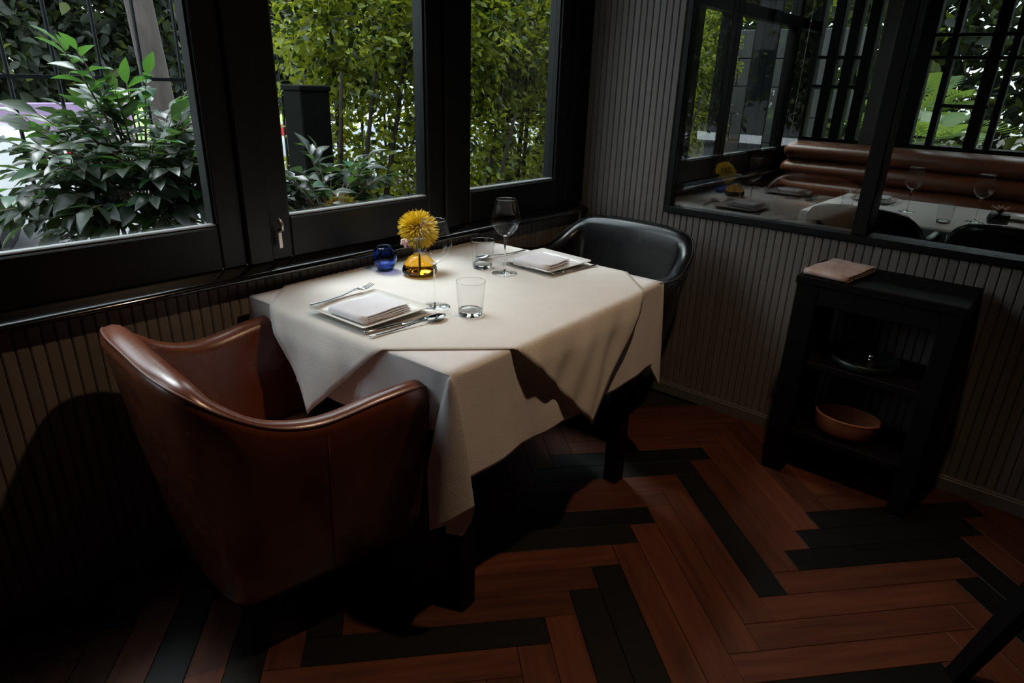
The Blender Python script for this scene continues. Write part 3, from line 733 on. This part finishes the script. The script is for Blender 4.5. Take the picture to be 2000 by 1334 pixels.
MB().lathe([(.10, 0), (.108, .004), (.112, .03), (.109, .03), (.104, .007), (.02, .006)], 36).obj('tray_body', m_gtray, tr, smooth=True)
pt = empty('pepper_pot', (2.43, .405, .478)); tag(pt, 'small steel pot gleaming in the dark stand', 'pot')
MB().lathe([(.013, 0), (.015, .003), (.014, .03), (.016, .034)], 20).obj('pot_body', m_steel, pt, smooth=True)
MB().lathe([(.016, .034), (.015, .046), (.006, .052)], 20).obj('pot_lid', m_steel, pt, smooth=True)
br = empty('bread_basket', (2.44, .435, .191)); tag(br, 'copper brown basket with a scalloped rim on the lower shelf of the stand', 'basket')
v = []; f = []; n = 48
for k in range(n):
    a = 2*PI*k/n; sc = .006*abs(math.sin(a*9))
    cx_, cy_ = math.cos(a), math.sin(a)
    v += [(.060*cx_, .085*cy_, .002), (.075*cx_, .105*cy_, .02+sc), (.080*cx_, .112*cy_, .075), (.074*cx_, .106*cy_, .078), (.066*cx_, .096*cy_, .03), (.056*cx_, .08*cy_, .008)]
for k in range(n):
    j = (k+1) % n
    for i in range(5): f.append((k*6+i, j*6+i, j*6+i+1, k*6+i+1))
f.append(tuple(k*6 for k in reversed(range(n)))); f.append(tuple(k*6+5 for k in range(n)))
MB().add(v, f).obj('basket_wall', m_copper, br, smooth=True, angle=60)
MB().tube([(.077*math.cos(a), .109*math.sin(a), .078) for a in np.linspace(0, 2*PI, 49)], .005, 8).obj('rim', m_copper, br, smooth=True)

# dark chair whose raked leg enters the corner of the picture
dc = empty('dining_chair', (1.66, -.47, 0), math.radians(40)); tag(dc, 'black wooden chair with a raked leg at the lower right corner', 'chair')
for sx in (-1, 1):
    for sy in (-1, 1):
        a = .20; MB().loft([[(sx*(a+.075)+px*.018, sy*(a+.075)+py*.018, 0) for px, py in ((-1, -1), (1, -1), (1, 1), (-1, 1))], [(sx*a+px*.024, sy*a+py*.024, .43) for px, py in ((-1, -1), (1, -1), (1, 1), (-1, 1))]], True, True).obj('leg', m_dwood, dc)
box('seat', m_bleath2, (-.23, .23, -.23, .23, .43, .49), dc, bev=.02)
for sy in (-1, 1): MB().tube([(.20, sy*.19, .48), (.24, sy*.19, .70), (.29, sy*.19, .90)], .018, 8).obj('back_post', m_dwood, dc, smooth=True)
for z, xx in ((.66, .235), (.78, .262), (.87, .284)): box('back_slat', m_dwood, (xx-.01, xx+.01, -.19, .19, z-.03, z+.03), dc, bev=.004)

# ------------------------------------------------------------------ ceiling lamps
def downlight(x_, y_, power, label, aim=(0, 0, -1), size=62):
    r = empty('ceiling_downlight', (x_, y_, HC)); tag(r, label, 'ceiling light', 'recessed ceiling lights')
    MB().lathe([(.050, -.001), (.062, -.002), (.064, -.008), (.050, -.010), (.044, -.004), (.040, -.001)], 28, False, False).obj('trim_ring', m_lampw, r, smooth=True)
    MB().lathe([(.039, -.0035), (.010, -.0045)], 24, True, True).obj('lens', emit_mat('warm_lens', (1.0, .72, .42), 6.0), r)
    ld = bpy.data.lights.new('lamp', 'SPOT'); ld.energy = power; ld.color = (1.0, .67, .42); ld.spot_size = math.radians(size); ld.spot_blend = 1.0; ld.shadow_soft_size = .035
    lo = bpy.data.objects.new('lamp', ld); COL.objects.link(lo); lo.parent = r; lo.location = (0, 0, -.02)
    lo.rotation_euler = Vector(aim).to_track_quat('-Z', 'Y').to_euler()
downlight(1.30, .33, LAMP*1.6, 'round recessed downlight over the floor beside the dining table', (-.06, .25, -1), 96)
downlight(4.35, .1, LAMP*.4, 'round recessed downlight over the table behind the partition', (0, .05, -1), 80)

# ------------------------------------------------------------------ things behind the partition glass
bq = empty('banquette', (5.0, 0, 0)); tag(bq, 'tan leather banquette with horizontal channelled back behind the partition glass', 'banquette')
ya, yb_ = -2.4, 1.765
for k, (z0, z1, xo) in enumerate(((.90, 1.03, .02), (.775, .905, .0), (.645, .78, -.02), (.50, .65, -.04))):
    cz = (z0+z1)/2; rz_ = (z1-z0)/2; pr = [(xo+.20-.11*math.cos(a)*1.0, cz+rz_*math.sin(a)) for a in np.linspace(-PI/2, PI/2, 9)]+[(xo+.30, z1), (xo+.30, z0)]
    rings = [[(a*.9+.03, yy, cz+(b-cz)*.7) for a, b in pr] if yy in (ya, yb_) else [(a, yy, b) for a, b in pr] for yy in (ya, ya+.03, yb_-.03, yb_)]
    MB().loft(rings, True, True).obj('back_roll', m_banq, bq, smooth=True, angle=60)
box('seat', m_banq, (-.28, .22, ya, yb_, .34, .48), bq, bev=.04); box('plinth', m_dwood, (-.22, .40, ya, yb_, 0, .34), bq)
dt = empty('dining_table', (4.40, .32, 0)); tag(dt, 'long table under white cloth behind the partition glass, before the banquette', 'table')
box('table_top', m_dwood, (-.46, .46, -.86, .86, .70, .738), dt, bev=.003)
for sx in (-1, 1):
    for sy in (-1, 1): box('leg', m_dwood, (sx*.40-.03, sx*.40+.03, sy*.78-.03, sy*.78+.03, 0, .70), dt)
tc2 = skirt_cloth('tablecloth', m_cloth, .475, .875, .27, 9); tc2.location = (4.40, .32, .742)
tag(tc2, 'white cloth draped over the long table behind the partition glass', 'tablecloth')
Z2 = .7445
def dup(o, loc, rz, label):
    c = copy_tree(o); c.location = loc; c.rotation_euler = (0, 0, rz); c['label'] = label; return c
dup(p2, (4.62, .98, Z2), .02, 'square white plate at the window end of the long table behind the glass')
dup(n2, (4.62, .97, Z2+.0085), PI, 'folded napkin on the plate at the window end of the long table')
dup(t2, (4.30, 1.05, Z2), 0, 'clear tumbler at the window end of the long table behind the glass')
dup(g2, (4.35, .74, Z2), 0, 'wine glass on the long table just right of the partition post')
dup(g2, (4.30, .40, Z2), 0, 'wine glass on the long table beside the dark potted plant')
dup(t2, (4.12, .52, Z2), 0, 'clear tumbler in the middle of the long table behind the glass')
dup(p2, (4.60, .25, Z2), .02, 'square white plate behind the potted plant on the long table')
pp = empty('potted_plant', (4.28, .43-.13, Z2)); tag(pp, 'small dark pot of reddish leaves on the long table behind the glass', 'plant')
MB().lathe([(.030, 0), (.046, .01), (.052, .035), (.046, .06), (.042, .062)], 24).obj('pot', m_gtray, pp, smooth=True)
for k in range(9):
    a = k*2.4; d = Vector((math.cos(a), math.sin(a), 0)); s_ = Vector((-math.sin(a), math.cos(a), 0))*.012
    rr = [[tuple(d*.06*t_+Vector((0, 0, .06+.07*t_-.03*t_*t_))-s_*w_), tuple(d*.06*t_+Vector((0, 0, .062+.07*t_-.03*t_*t_))), tuple(d*.06*t_+Vector((0, 0, .06+.07*t_-.03*t_*t_))+s_*w_)] for t_, w_ in ((0, .3), (.5, 1), (1, .1))]
    MB().loft(rr, closed=False).obj('leaf', m_copper, pp, smooth=True)
for (yy, lab) in ((.80, 'black leather armchair backing onto the partition glass left of the post'), (.155, 'black leather armchair at the middle of the long table behind the glass'), (-.50, 'black leather armchair at the far right of the long table behind the glass')):
    c = copy_tree(cb); c.location = (3.60, yy, 0); c.rotation_euler = (0, 0, 0); c.scale = (.92, .90, 1.03); c['label'] = lab

# ------------------------------------------------------------------ outdoors: ground
tag(box('ground', m_soil, (-14, 34, YW+.13, 5.2, -.25, -.06)), kind='structure')
tag(box('ground_paving', m_pave, (-14, 34, 5.2, 6.2, -.25, -.02)), kind='structure')
tag(box('ground_road', m_road, (-14, 34, 6.2, 10.2, -.25, -.10)), kind='structure')
tag(box('ground_path', m_path, (-14, 34, 10.2, 12.6, -.25, -.02)), kind='structure')
tag(box('ground_lawn', m_lawn, (-14, 34, 12.6, 40, -.25, .02)), kind='structure')
tag(box('ground_yard', m_pave, (XE+.12, 34, -8, YW+.13, -.25, -.06)), kind='structure')

# ---- leaves
def leaf_mesh(name, l, w, mt, curl=.25):
    ts = [0, .18, .45, .75, 1.0]; ws = [.06, .62, 1.0, .62, .03]; v = []; f = []
    for t_, w_ in zip(ts, ws):
        z = -curl*l*t_*t_
        v += [(t_*l, -w*w_, z+w*w_*.35), (t_*l, 0, z), (t_*l, w*w_, z+w*w_*.35)]
    for k in range(4):
        for c in range(2): f.append((k*3+c, k*3+c+1, k*3+c+4, k*3+c+3))
    me = bpy.data.meshes.new(name); me.from_pydata(v, [], f); me.materials.append(mt); me.polygons.foreach_set('use_smooth', [True]*len(f)); me.update(); return me, np.array(v, 'f4'), np.array(f, 'i4')
def frames(d, nrm):
    d = d/np.linalg.norm(d, axis=1, keepdims=True); y_ = np.cross(nrm, d); y_ /= np.linalg.norm(y_, axis=1, keepdims=True)+1e-9; z_ = np.cross(d, y_)
    return np.stack([d, y_, z_], 2)          # columns
CAM = np.array([0, 0, 1.38])
def leafy(root, pos, d, nrm, sc, which, protos, mats, n_obj):
    """n_obj nearest leaves become single leaf parts, the rest one foliage part"""
    R = frames(d, nrm); dist = np.linalg.norm(pos-CAM, axis=1)
    order = np.argsort(dist); near = order[:n_obj]; far = order[n_obj:]; off = np.array(root.location)
    for i in near:
        o = link('leaf', protos[which[i]][0], root)
        M4 = Matrix.Identity(4)
        for a in range(3):
            for b in range(3): M4[a][b] = float(R[i, a, b]*sc[i])
            M4[a][3] = float(pos[i, a]-off[a])
        o.matrix_local = M4
    if len(far):
        V = protos[0][1]; F = protos[0][2]; nv = len(V)
        P = np.einsum('nij,vj->nvi', R[far]*sc[far][:, None, None], V)+(pos[far]-off)[:, None, :]
        Q = (F[None]+(np.arange(len(far))*nv)[:, None, None]).reshape(-1, 4)
        o = np_obj('foliage', P.reshape(-1, 3), Q, None, root, True, mats, np.repeat(which[far], len(F)))
        tag(o, kind='stuff')
def ficus(name, label, centre, rad, n_twig, n_obj, seed, ll=.092, lw=.023, mix=(.5, .35, .15), base=None, cat='shrub', tips=()):
    rg = np.random.default_rng(seed); root = empty(name, (centre[0], centre[1], -.06)); tag(root, label, cat)
    protos = [leaf_mesh('leaf', ll, lw, mm) for mm in (lf_a, lf_b, lf_c)]
    pos = []; dr = []; nr = []; sc = []; wh = []; tw = MB(); c = np.array(centre); rad = np.array(rad)
    for k in range(n_twig+len(tips)):
        if k < n_twig:
            u = rg.normal(size=3); u /= np.linalg.norm(u); u[2] = abs(u[2])*.95-.25 if rg.random() < .8 else u[2]; u /= np.linalg.norm(u)
            end = c+u*rad*(rg.uniform(.72, 1.0)); start = c+u*rad*rg.uniform(.15, .35)+np.array([0, 0, -.08])
        else: end = np.array(tips[k-n_twig]); start = c+(end-c)*.35
        n = int(rg.integers(8, 13)); mid = (start+end)/2+np.array([0, 0, .05])
        pts = [start*(1-t)**2+2*mid*t*(1-t)+end*t*t for t in np.linspace(0, 1, 7)]
        tw.tube([tuple(p-np.array([centre[0], centre[1], -.06])) for p in pts], [.0042, .0038, .0034, .003, .0026, .0022, .0016], 5)
        for i in range(n):
            t = .25+.75*i/(n-1); p = start*(1-t)**2+2*mid*t*(1-t)+end*t*t; tan = 2*(1-t)*(mid-start)+2*t*(end-mid); tan /= np.linalg.norm(tan)
            sd = np.cross(tan, [0, 0, 1]); sd /= np.linalg.norm(sd)+1e-9; s = (-1)**i
            d = tan*.65+sd*s*.85+np.array([0, 0, rg.uniform(-.45, .25)])+rg.normal(size=3)*.15
            if i == n-1: d = tan+np.array([0, 0, -.2])
            pos.append(p); dr.append(d); nr.append(np.array([0, 0, 1.])+rg.normal(size=3)*.28); sc.append(rg.uniform(.75, 1.15))
            wh.append(2 if (k >= n_twig) else int(rg.choice(3, p=mix)))
    # main stems
    for k in range(5):
        a = k*1.256; e = c+np.array([math.cos(a)*rad[0]*.35, math.sin(a)*rad[1]*.35, -.05])-np.array([centre[0], centre[1], -.06])
        MB().tube([(math.cos(a)*.03, math.sin(a)*.03, 0), (e[0]*.4, e[1]*.4, e[2]*.5), tuple(e)], [.012, .010, .007], 6).obj('stem', m_twig, root, smooth=True)
    tag(tw.obj('twigs', m_twig, root, smooth=True), kind='stuff')
    leafy(root, np.array(pos), np.array(dr), np.array(nr), np.array(sc), np.array(wh), protos, [lf_a, lf_b, lf_c], n_obj)
ficus('ficus_shrub', 'broad grey-green leafy shrub filling the leftmost window', (.96, 2.62, .97), (.50, .40, .37), 165, 300, 11, tips=((.74, 2.5, 1.44), (.80, 2.55, 1.43), (1.20, 2.6, 1.36), (1.24, 2.6, 1.28), (1.02, 2.6, 1.36), (.95, 2.6, 1.33)))
ficus('ficus_shrub', 'low grey leafy shrub seen at the foot of the middle window', (1.66, 2.50, .86), (.34, .26, .26), 34, 160, 12, mix=(.45, .5, .05))

def blob_leaves(rg, c, rad, n, shell=.55, up=.5):
    u = rg.normal(size=(n, 3)); u /= np.linalg.norm(u, axis=1, keepdims=True); r = shell+(1-shell)*rg.random(n)**.6
    jit = 1+.18*np.sin(u[:, :1]*7+u[:, 1:2]*5)+.12*np.sin(u[:, 2:3]*11+3)
    pos = np.array(c)+u*np.array(rad)*r[:, None]*jit
    d = u+rg.normal(size=(n, 3))*.8+np.array([0, 0, -.1]); nr = np.array([0, 0, 1.])*up+rg.normal(size=(n, 3))*.5
    return pos, d, nr
def shrub(name, label, cx_, cy_, blobs, leaf_l, n_obj, seed, pm, stems=4, group=None, dark=.3, bark=None):
    rg = np.random.default_rng(seed); root = empty(name, (cx_, cy_, -.06)); tag(root, label, 'shrub', group)
    protos = [leaf_mesh('leaf', leaf_l, leaf_l*.27, mm) for mm in pm]; P = []; D = []; N_ = []
    for c, rad, n in blobs:
        a, b, e = blob_leaves(rg, (cx_+c[0], cy_+c[1], c[2]), rad, n, .35); P.append(a); D.append(b); N_.append(e)
    P = np.concatenate(P); D = np.concatenate(D); N_ = np.concatenate(N_); n = len(P)
    keep = P[:, 2] > .02; P, D, N_ = P[keep], D[keep], N_[keep]; n = len(P)
    wh = (rg.random(n) < dark).astype(int)
    for k in range(stems):
        a = rg.uniform(0, 6.28); b = rg.uniform(.05, .25); top = rg.uniform(1.2, 1.9)
        MB().tube([(b*math.cos(a)*.3, b*math.sin(a)*.3, 0), (b*math.cos(a), b*math.sin(a), top*.5), (b*1.6*math.cos(a+.4), b*1.4*math.sin(a+.4), top)], [.020, .016, .009], 7).obj('stem', bark or m_hstem, root, smooth=True)
    leafy(root, P, D, N_, rg.uniform(.7, 1.25, n), wh, protos, pm, n_obj)
hed = [(2.40, 3.30), (2.92, 2.95), (3.50, 3.02), (4.10, 2.95), (4.85, 3.1), (5.8, 3.2), (6.7, 3.3)]
desc = ['bright green hedge shrub behind the dark pillar in the middle window', 'tall bright green hedge shrub in the centre of the middle window', 'dense green hedge shrub at the right of the middle window', 'bright green hedge shrub filling the narrow right window', 'green hedge shrub at the right edge of the narrow window', 'green hedge shrub seen through the partition glass', 'farthest green hedge shrub seen through the partition glass']
for i, ((hx, hy), ds) in enumerate(zip(hed, desc)):
    zt = 1.62 if i else 1.60
    shrub('hedge_shrub', ds, hx, hy, [((0, 0, zt), (.48, .34, .40), 4300), ((.05, .05, 1.0), (.44, .32, .45), 2300), ((-.05, .1, .5), (.44, .32, .4), 1500), ((rnd_ := random.uniform(-.15, .15), 0, zt+.42), (.36, .28, .25), 1500)], .047, 80, 40+i, [lf_h, lf_h2], 5, 'garden hedge shrubs')

# ---- trees beyond
def tree(label, x_, y_, h, tr_, crowns, seed, leaf_l, pm, bright=.12, branches=True):
    rg = np.random.default_rng(seed); root = empty('tree', (x_, y_, -.06)); tag(root, label, 'tree')
    pts = [(0, 0, 0), (.02, 0, h*.3), (-.03, .02, h*.6), (.02, 0, h)]
    MB().tube(pts, [tr_*1.25, tr_, tr_*.9, tr_*.6], 14).obj('trunk', m_bark, root, smooth=True)
    protos = [leaf_mesh('leaf', leaf_l, leaf_l*.3, mm) for mm in pm]; P = []; D = []; N_ = []
    for c, rad, n in crowns:
        a, b, e = blob_leaves(rg, (x_+c[0], y_+c[1], c[2]), rad, n, .3); P.append(a); D.append(b); N_.append(e)
        if branches: MB().tube([(0, 0, h*.85), (c[0]*.5, c[1]*.5, (h+c[2])*.5), (c[0]*.9, c[1]*.9, c[2])], [tr_*.5, tr_*.32, tr_*.12], 7).obj('branch', m_bark, root, smooth=True)
    P = np.concatenate(P); n = len(P); wh = (rg.random(n) < bright).astype(int)
    leafy(root, P, np.concatenate(D), np.concatenate(N_), rg.uniform(.7, 1.3, n), wh, protos, pm, 0)
tree('grey-barked street tree standing between the fence and the cars', 2.04, 5.05, 3.2, .095, [((-.9, .8, 3.4), (1.0, .8, .7), 900), ((.7, .5, 3.5), (.9, .8, .7), 900), ((-.2, 1.0, 4.0), (1.1, .9, .7), 900)], 60, .11, [lf_t, lf_t2])
bt = [(-1.2, 12.2, 0), (1.2, 13.0, 1), (3.6, 13.2, 0), (6.2, 13.4, 1), (9.2, 13.2, 0), (12.4, 13.6, 1), (16, 13.2, 0), (20, 13.5, 1), (25, 13.2, 0)]
bl = ['dark tree behind the white car at the far left', 'dark tree behind the shrub of the leftmost window', 'tree behind the street tree trunk with yellow-green gaps', 'tree above the hedge in the middle window', 'tree behind the hedge at the right of the middle window', 'tree behind the hedge in the narrow right window', 'tree beyond the hedge seen past the narrow window', 'far tree seen through the partition windows', 'farthest tree on the right beyond the partition windows']
for i, ((tx, ty, kk), lab) in enumerate(zip(bt, bl)):
    tree(lab, tx, ty, 1.9, .13, [((-.6, -.3, 1.5), (1.6, 1.1, .9), 2300), ((.7, .2, 2.3), (1.6, 1.1, 1.0), 2300), ((-.2, 0, 3.1), (1.6, 1.2, .9), 2000)], 70+i, .20, [lf_t, lf_t2], .05 if kk == 0 else .14, False)

et = [(-3.9, 12.4, 'tree across the street left of the white car'), (-6.6, 12.0, 'second tree left of the white car across the street'), (-9.4, 10.6, 'third tree left of the white car across the street'), (-12.2, 8.6, 'farthest tree on the left of the street'), (-13.6, 5.6, 'tree closing the left end of the street'), (10.6, -2.6, 'tree beyond the yard far to the right of the palms'), (10.9, -.2, 'tree beyond the yard behind the low palm'), (10.8, 2.2, 'tree beyond the yard behind the tall palm'), (11.6, 4.6, 'tree beyond the yard behind the added block wall'), (11.8, 7.2, 'tree beside the far hedge past the added block wall')]
for i, (tx, ty, lab) in enumerate(et):
    tree(lab, tx, ty, 1.6, .12, [((0, 0, 1.2), (1.2, 1.4, .9), 1500), ((-.2, .2, 2.2), (1.2, 1.4, 1.0), 1800), ((.2, 0, 3.2), (1.1, 1.3, .8), 1400)], 90+i, .17, [lf_t, lf_t2], .30, False)
# ---- wrought iron fence with scrolls
fe = empty('iron_fence', (0, 3.50, -.06)); tag(fe, 'black wrought iron fence with scroll tops outside the windows', 'fence')
bar = MB().tube([(0, 0, 0), (0, 0, 2.35)], .0085, 6).mesh('bar', m_iron)
xs = [-.6+.178*k for k in range(46)]
for xx in xs: link('bar', bar, fe, loc=(xx, 0, 0))
for z in (.22, 1.395): MB().box(-.8, 7.6, -.008, .008, z-.008, z+.008).obj('rail', m_iron, fe)
sc_pts = []
for a in np.linspace(0, 2*PI*1.25, 30):
    r = .072-.030*a/(2*PI*1.25); sc_pts.append((r*math.cos(a-1.2), 0, r*math.sin(a-1.2)))
scm = MB().tube(sc_pts, .006, 6).mesh('scroll', m_iron, True)
for k in range(len(xs)-1): link('scroll', scm, fe, loc=((xs[k]+xs[k+1])/2, 0, 1.80+(.05 if k % 2 else 0)), rot=(0, 0, 0), scale=(-1 if k % 2 else 1, 1, 1))
pl = empty('gate_pillar', (1.92, 3.02, -.06)); tag(pl, 'dark flat-topped metal pillar at the left of the middle window', 'pillar')
box('shaft', m_pill, (-.082, .082, -.08, .08, 0, 1.365), pl, bev=.006); box('cap', m_pill, (-.088, .088, -.086, .086, 1.365, 1.39), pl, bev=.004)

# ---- parked cars
def car(label, x_, y_, rz, paint):
    r = empty('car', (x_, y_, -.10), rz); tag(r, label, 'car', 'parked cars')
    # cross-sections along x: (x, half width, zbottom, belt, roof half width, roof z)
    secs = [(-2.15, .60, .38, .62, .5, .64), (-2.05, .80, .26, .72, .66, .76), (-1.4, .86, .22, .84, .70, .90), (-.95, .87, .22, .90, .68, .96), (-.35, .88, .22, .93, .60, 1.36), (.35, .88, .22, .94, .60, 1.44), (.95, .88, .22, .95, .58, 1.38), (1.45, .87, .22, .96, .64, 1.06), (1.95, .84, .24, .95, .68, .99), (2.12, .78, .34, .88, .62, .92), (2.17, .66, .42, .70, .5, .72)]
    rings = []
    for x2, hw, z0, zb, rw, zr in secs:
        rings.append([(x2, -hw*.94, z0), (x2, -hw, (z0+zb)*.5), (x2, -hw*.97, zb), (x2, -rw, zr-.02), (x2, -rw*.6, zr), (x2, rw*.6, zr), (x2, rw, zr-.02), (x2, hw*.97, zb), (x2, hw, (z0+zb)*.5), (x2, hw*.94, z0)])
    MB().loft(rings, True, True).obj('body', paint, r, smooth=True, angle=35)
    for s in (-1, 1):
        MB().loft([[(a, s*b1, z1), (a, s*(b1+.012), z1), (a, s*(b2+.012), z2), (a, s*b2, z2)] for a, b1, z1, b2, z2 in ((-.70, .83, .97, .72, 1.04), (-.32, .845, .98, .62, 1.33), (.35, .845, .99, .62, 1.39), (.90, .84, 1.0, .61, 1.33), (1.28, .82, 1.0, .68, 1.08))], True, True).obj('side_window', m_cglass, r)
        box('tail_light', m_tail, (2.10, 2.17, s*.62-.10, s*.62+.10, .72, .86), r, bev=.015)
        for wx in (-1.35, 1.35):
            wh = MB(); wh.lathe([(.12, -.10), (.29, -.10), (.315, -.07), (.315, .07), (.29, .10), (.12, .10)], 24); o = wh.obj('wheel', m_tyre, r, loc=(wx, s*.78, .315), rot=(PI/2, 0, 0), smooth=True, angle=40)
            MB().lathe([(.05, -.105), (.19, -.102), (.19, .102), (.05, .105)], 20).obj('hub_cap', m_latch, o, smooth=True)
    for xx, xr, zz, zr, s in ((-.95, -.40, .97, 1.34, 1), (1.45, 1.0, 1.06, 1.36, -1)):
        MB().loft([[(xx-s*.02, -.62, zz+.01), (xx-s*.02, .62, zz+.01), (xr-s*.03, .55, zr+.01), (xr-s*.03, -.55, zr+.01)], [(xx+s*.02, -.62, zz-.02), (xx+s*.02, .62, zz-.02), (xr+s*.02, .55, zr-.02), (xr+s*.02, -.55, zr-.02)]], True, True).obj('windscreen', m_cglass, r)
car('white car with a red tail light parked beyond the leftmost window', -.30, 7.3, 0, m_carw)
car('pale silver car glimpsed through the hedge of the middle window', 6.9, 7.4, PI, m_cars)
lw = empty('low_wall', (2.6, 10.5, -.02)); tag(lw, 'lilac and beige low wall across the street', 'wall')
box('lilac_band', m_lilac, (-1.2, 1.2, -.08, .08, .55, .95), lw, bev=.01); box('beige_base', m_beige, (-1.2, 1.2, -.10, .10, 0, .55), lw, bev=.01)
bn = empty('banner', (2.40, 5.3, -.06)); tag(bn, 'narrow red banner beside the black mullion of the leftmost window', 'banner')
box('banner_cloth', m_redcl, (-.045, .045, -.004, .004, 1.42, 1.72), bn, bev=.002); MB().tube([(0.06, 0, 0), (.06, 0, 1.9)], .01, 8).obj('pole', m_iron, bn, smooth=True)
rl = empty('park_railing', (0, 12.4, -.02)); tag(rl, 'thin black park railing along the pale path across the street', 'railing')
rb = MB().tube([(0, 0, 0), (0, 0, .78)], .014, 5).mesh('railing_bar', m_iron)
for k in range(52): link('railing_bar', rb, rl, loc=(2.4+.17*k, 0, 0))
for z in (.12, .72): box('railing_rail', m_iron, (2.3, 11.2, -.012, .012, z-.012, z+.012), rl)

# ---- grey building closing the street on the left
gb = empty('street_building', (-17.0, 8.0, -.06)); tag(gb, 'plain grey building closing the left end of the street', 'building')
box('facade', m_stone, (-3, 0, -7, 7, 0, 7), gb)
for r_ in range(2):
    for k in range(6): box('window_pane', m_cglass, (0, .04, -6+2.1*k, -4.9+2.1*k, 1.1+2.9*r_, 2.6+2.9*r_), gb, bev=.01)
# ---- yard beyond the end wall
for k, (px, py, s_, lab) in enumerate(((7.6, 1.3, 1.0, 'leafy palm outside the far end windows'), (9.0, 1.7, 1.15, 'tall palm in the yard behind the banquette'), (7.3, -.75, .9, 'low palm at the right of the far end windows'))):
    r = empty('palm', (px, py, -.06)); tag(r, lab, 'palm', 'palms in the yard')
    MB().tube([(0, 0, 0), (.02, 0, .5), (0, .02, 1.0*s_)], [.07, .06, .05], 10).obj('trunk', m_bark, r, smooth=True)
    rg = np.random.default_rng(200+k)
    for j in range(16):
        a = j*2.399; el_ = rg.uniform(.1, 1.1); L_ = rg.uniform(.7, 1.05)*s_; v = []; f = []
        d = np.array([math.cos(a)*math.cos(el_), math.sin(a)*math.cos(el_), math.sin(el_)]); sd = np.array([-math.sin(a), math.cos(a), 0]); b0 = np.array([0, 0, 1.0*s_])
        for t in np.linspace(.15, 1, 15):
            c = b0+d*L_*t+np.array([0, 0, -.45*L_*t*t]); ll = .26*s_*math.sin(PI*(.12+.85*t))
            for s in (-1, 1):
                n0 = len(v); tip = c+sd*s*ll+d*ll*.55+np.array([0, 0, -.12*ll]); wv = d*.016
                v += [tuple(c-wv), tuple((c+tip)/2-wv*1.2), tuple(tip), tuple((c+tip)/2+wv*1.2)]; f.append((n0, n0+1, n0+2, n0+3))
        MB().add(v, f).obj('frond', lf_p, r, smooth=True)
pb = empty('planter', (6.3, .72, -.06)); tag(pb, 'dark planter box outside the far right windows', 'planter')
box('trough', m_pill, (-.15, .15, -.25, .25, 0, 1.02), pb, bev=.01); box('rim', m_pill, (-.17, .17, -.27, .27, 1.02, 1.06), pb, bev=.006)
sw = empty('stand_in_wall', (7.75, 3.2, -.06)); tag(sw, 'added grey block wall standing in for the grey reflection behind the partition', 'wall')  # block wall added in place of the grey reflection in these panes
bl_m = MB().box(-.09, .09, -.245, .245, 0, .285, b=.006).mesh('block', m_stone)
for r_ in range(7):
    for k in range(4): link('block', bl_m, sw, loc=(0, -.9+.5*k+(.25 if r_ % 2 else 0), r_*.292))
print('planks', nplank, 'objects', len(bpy.data.objects))
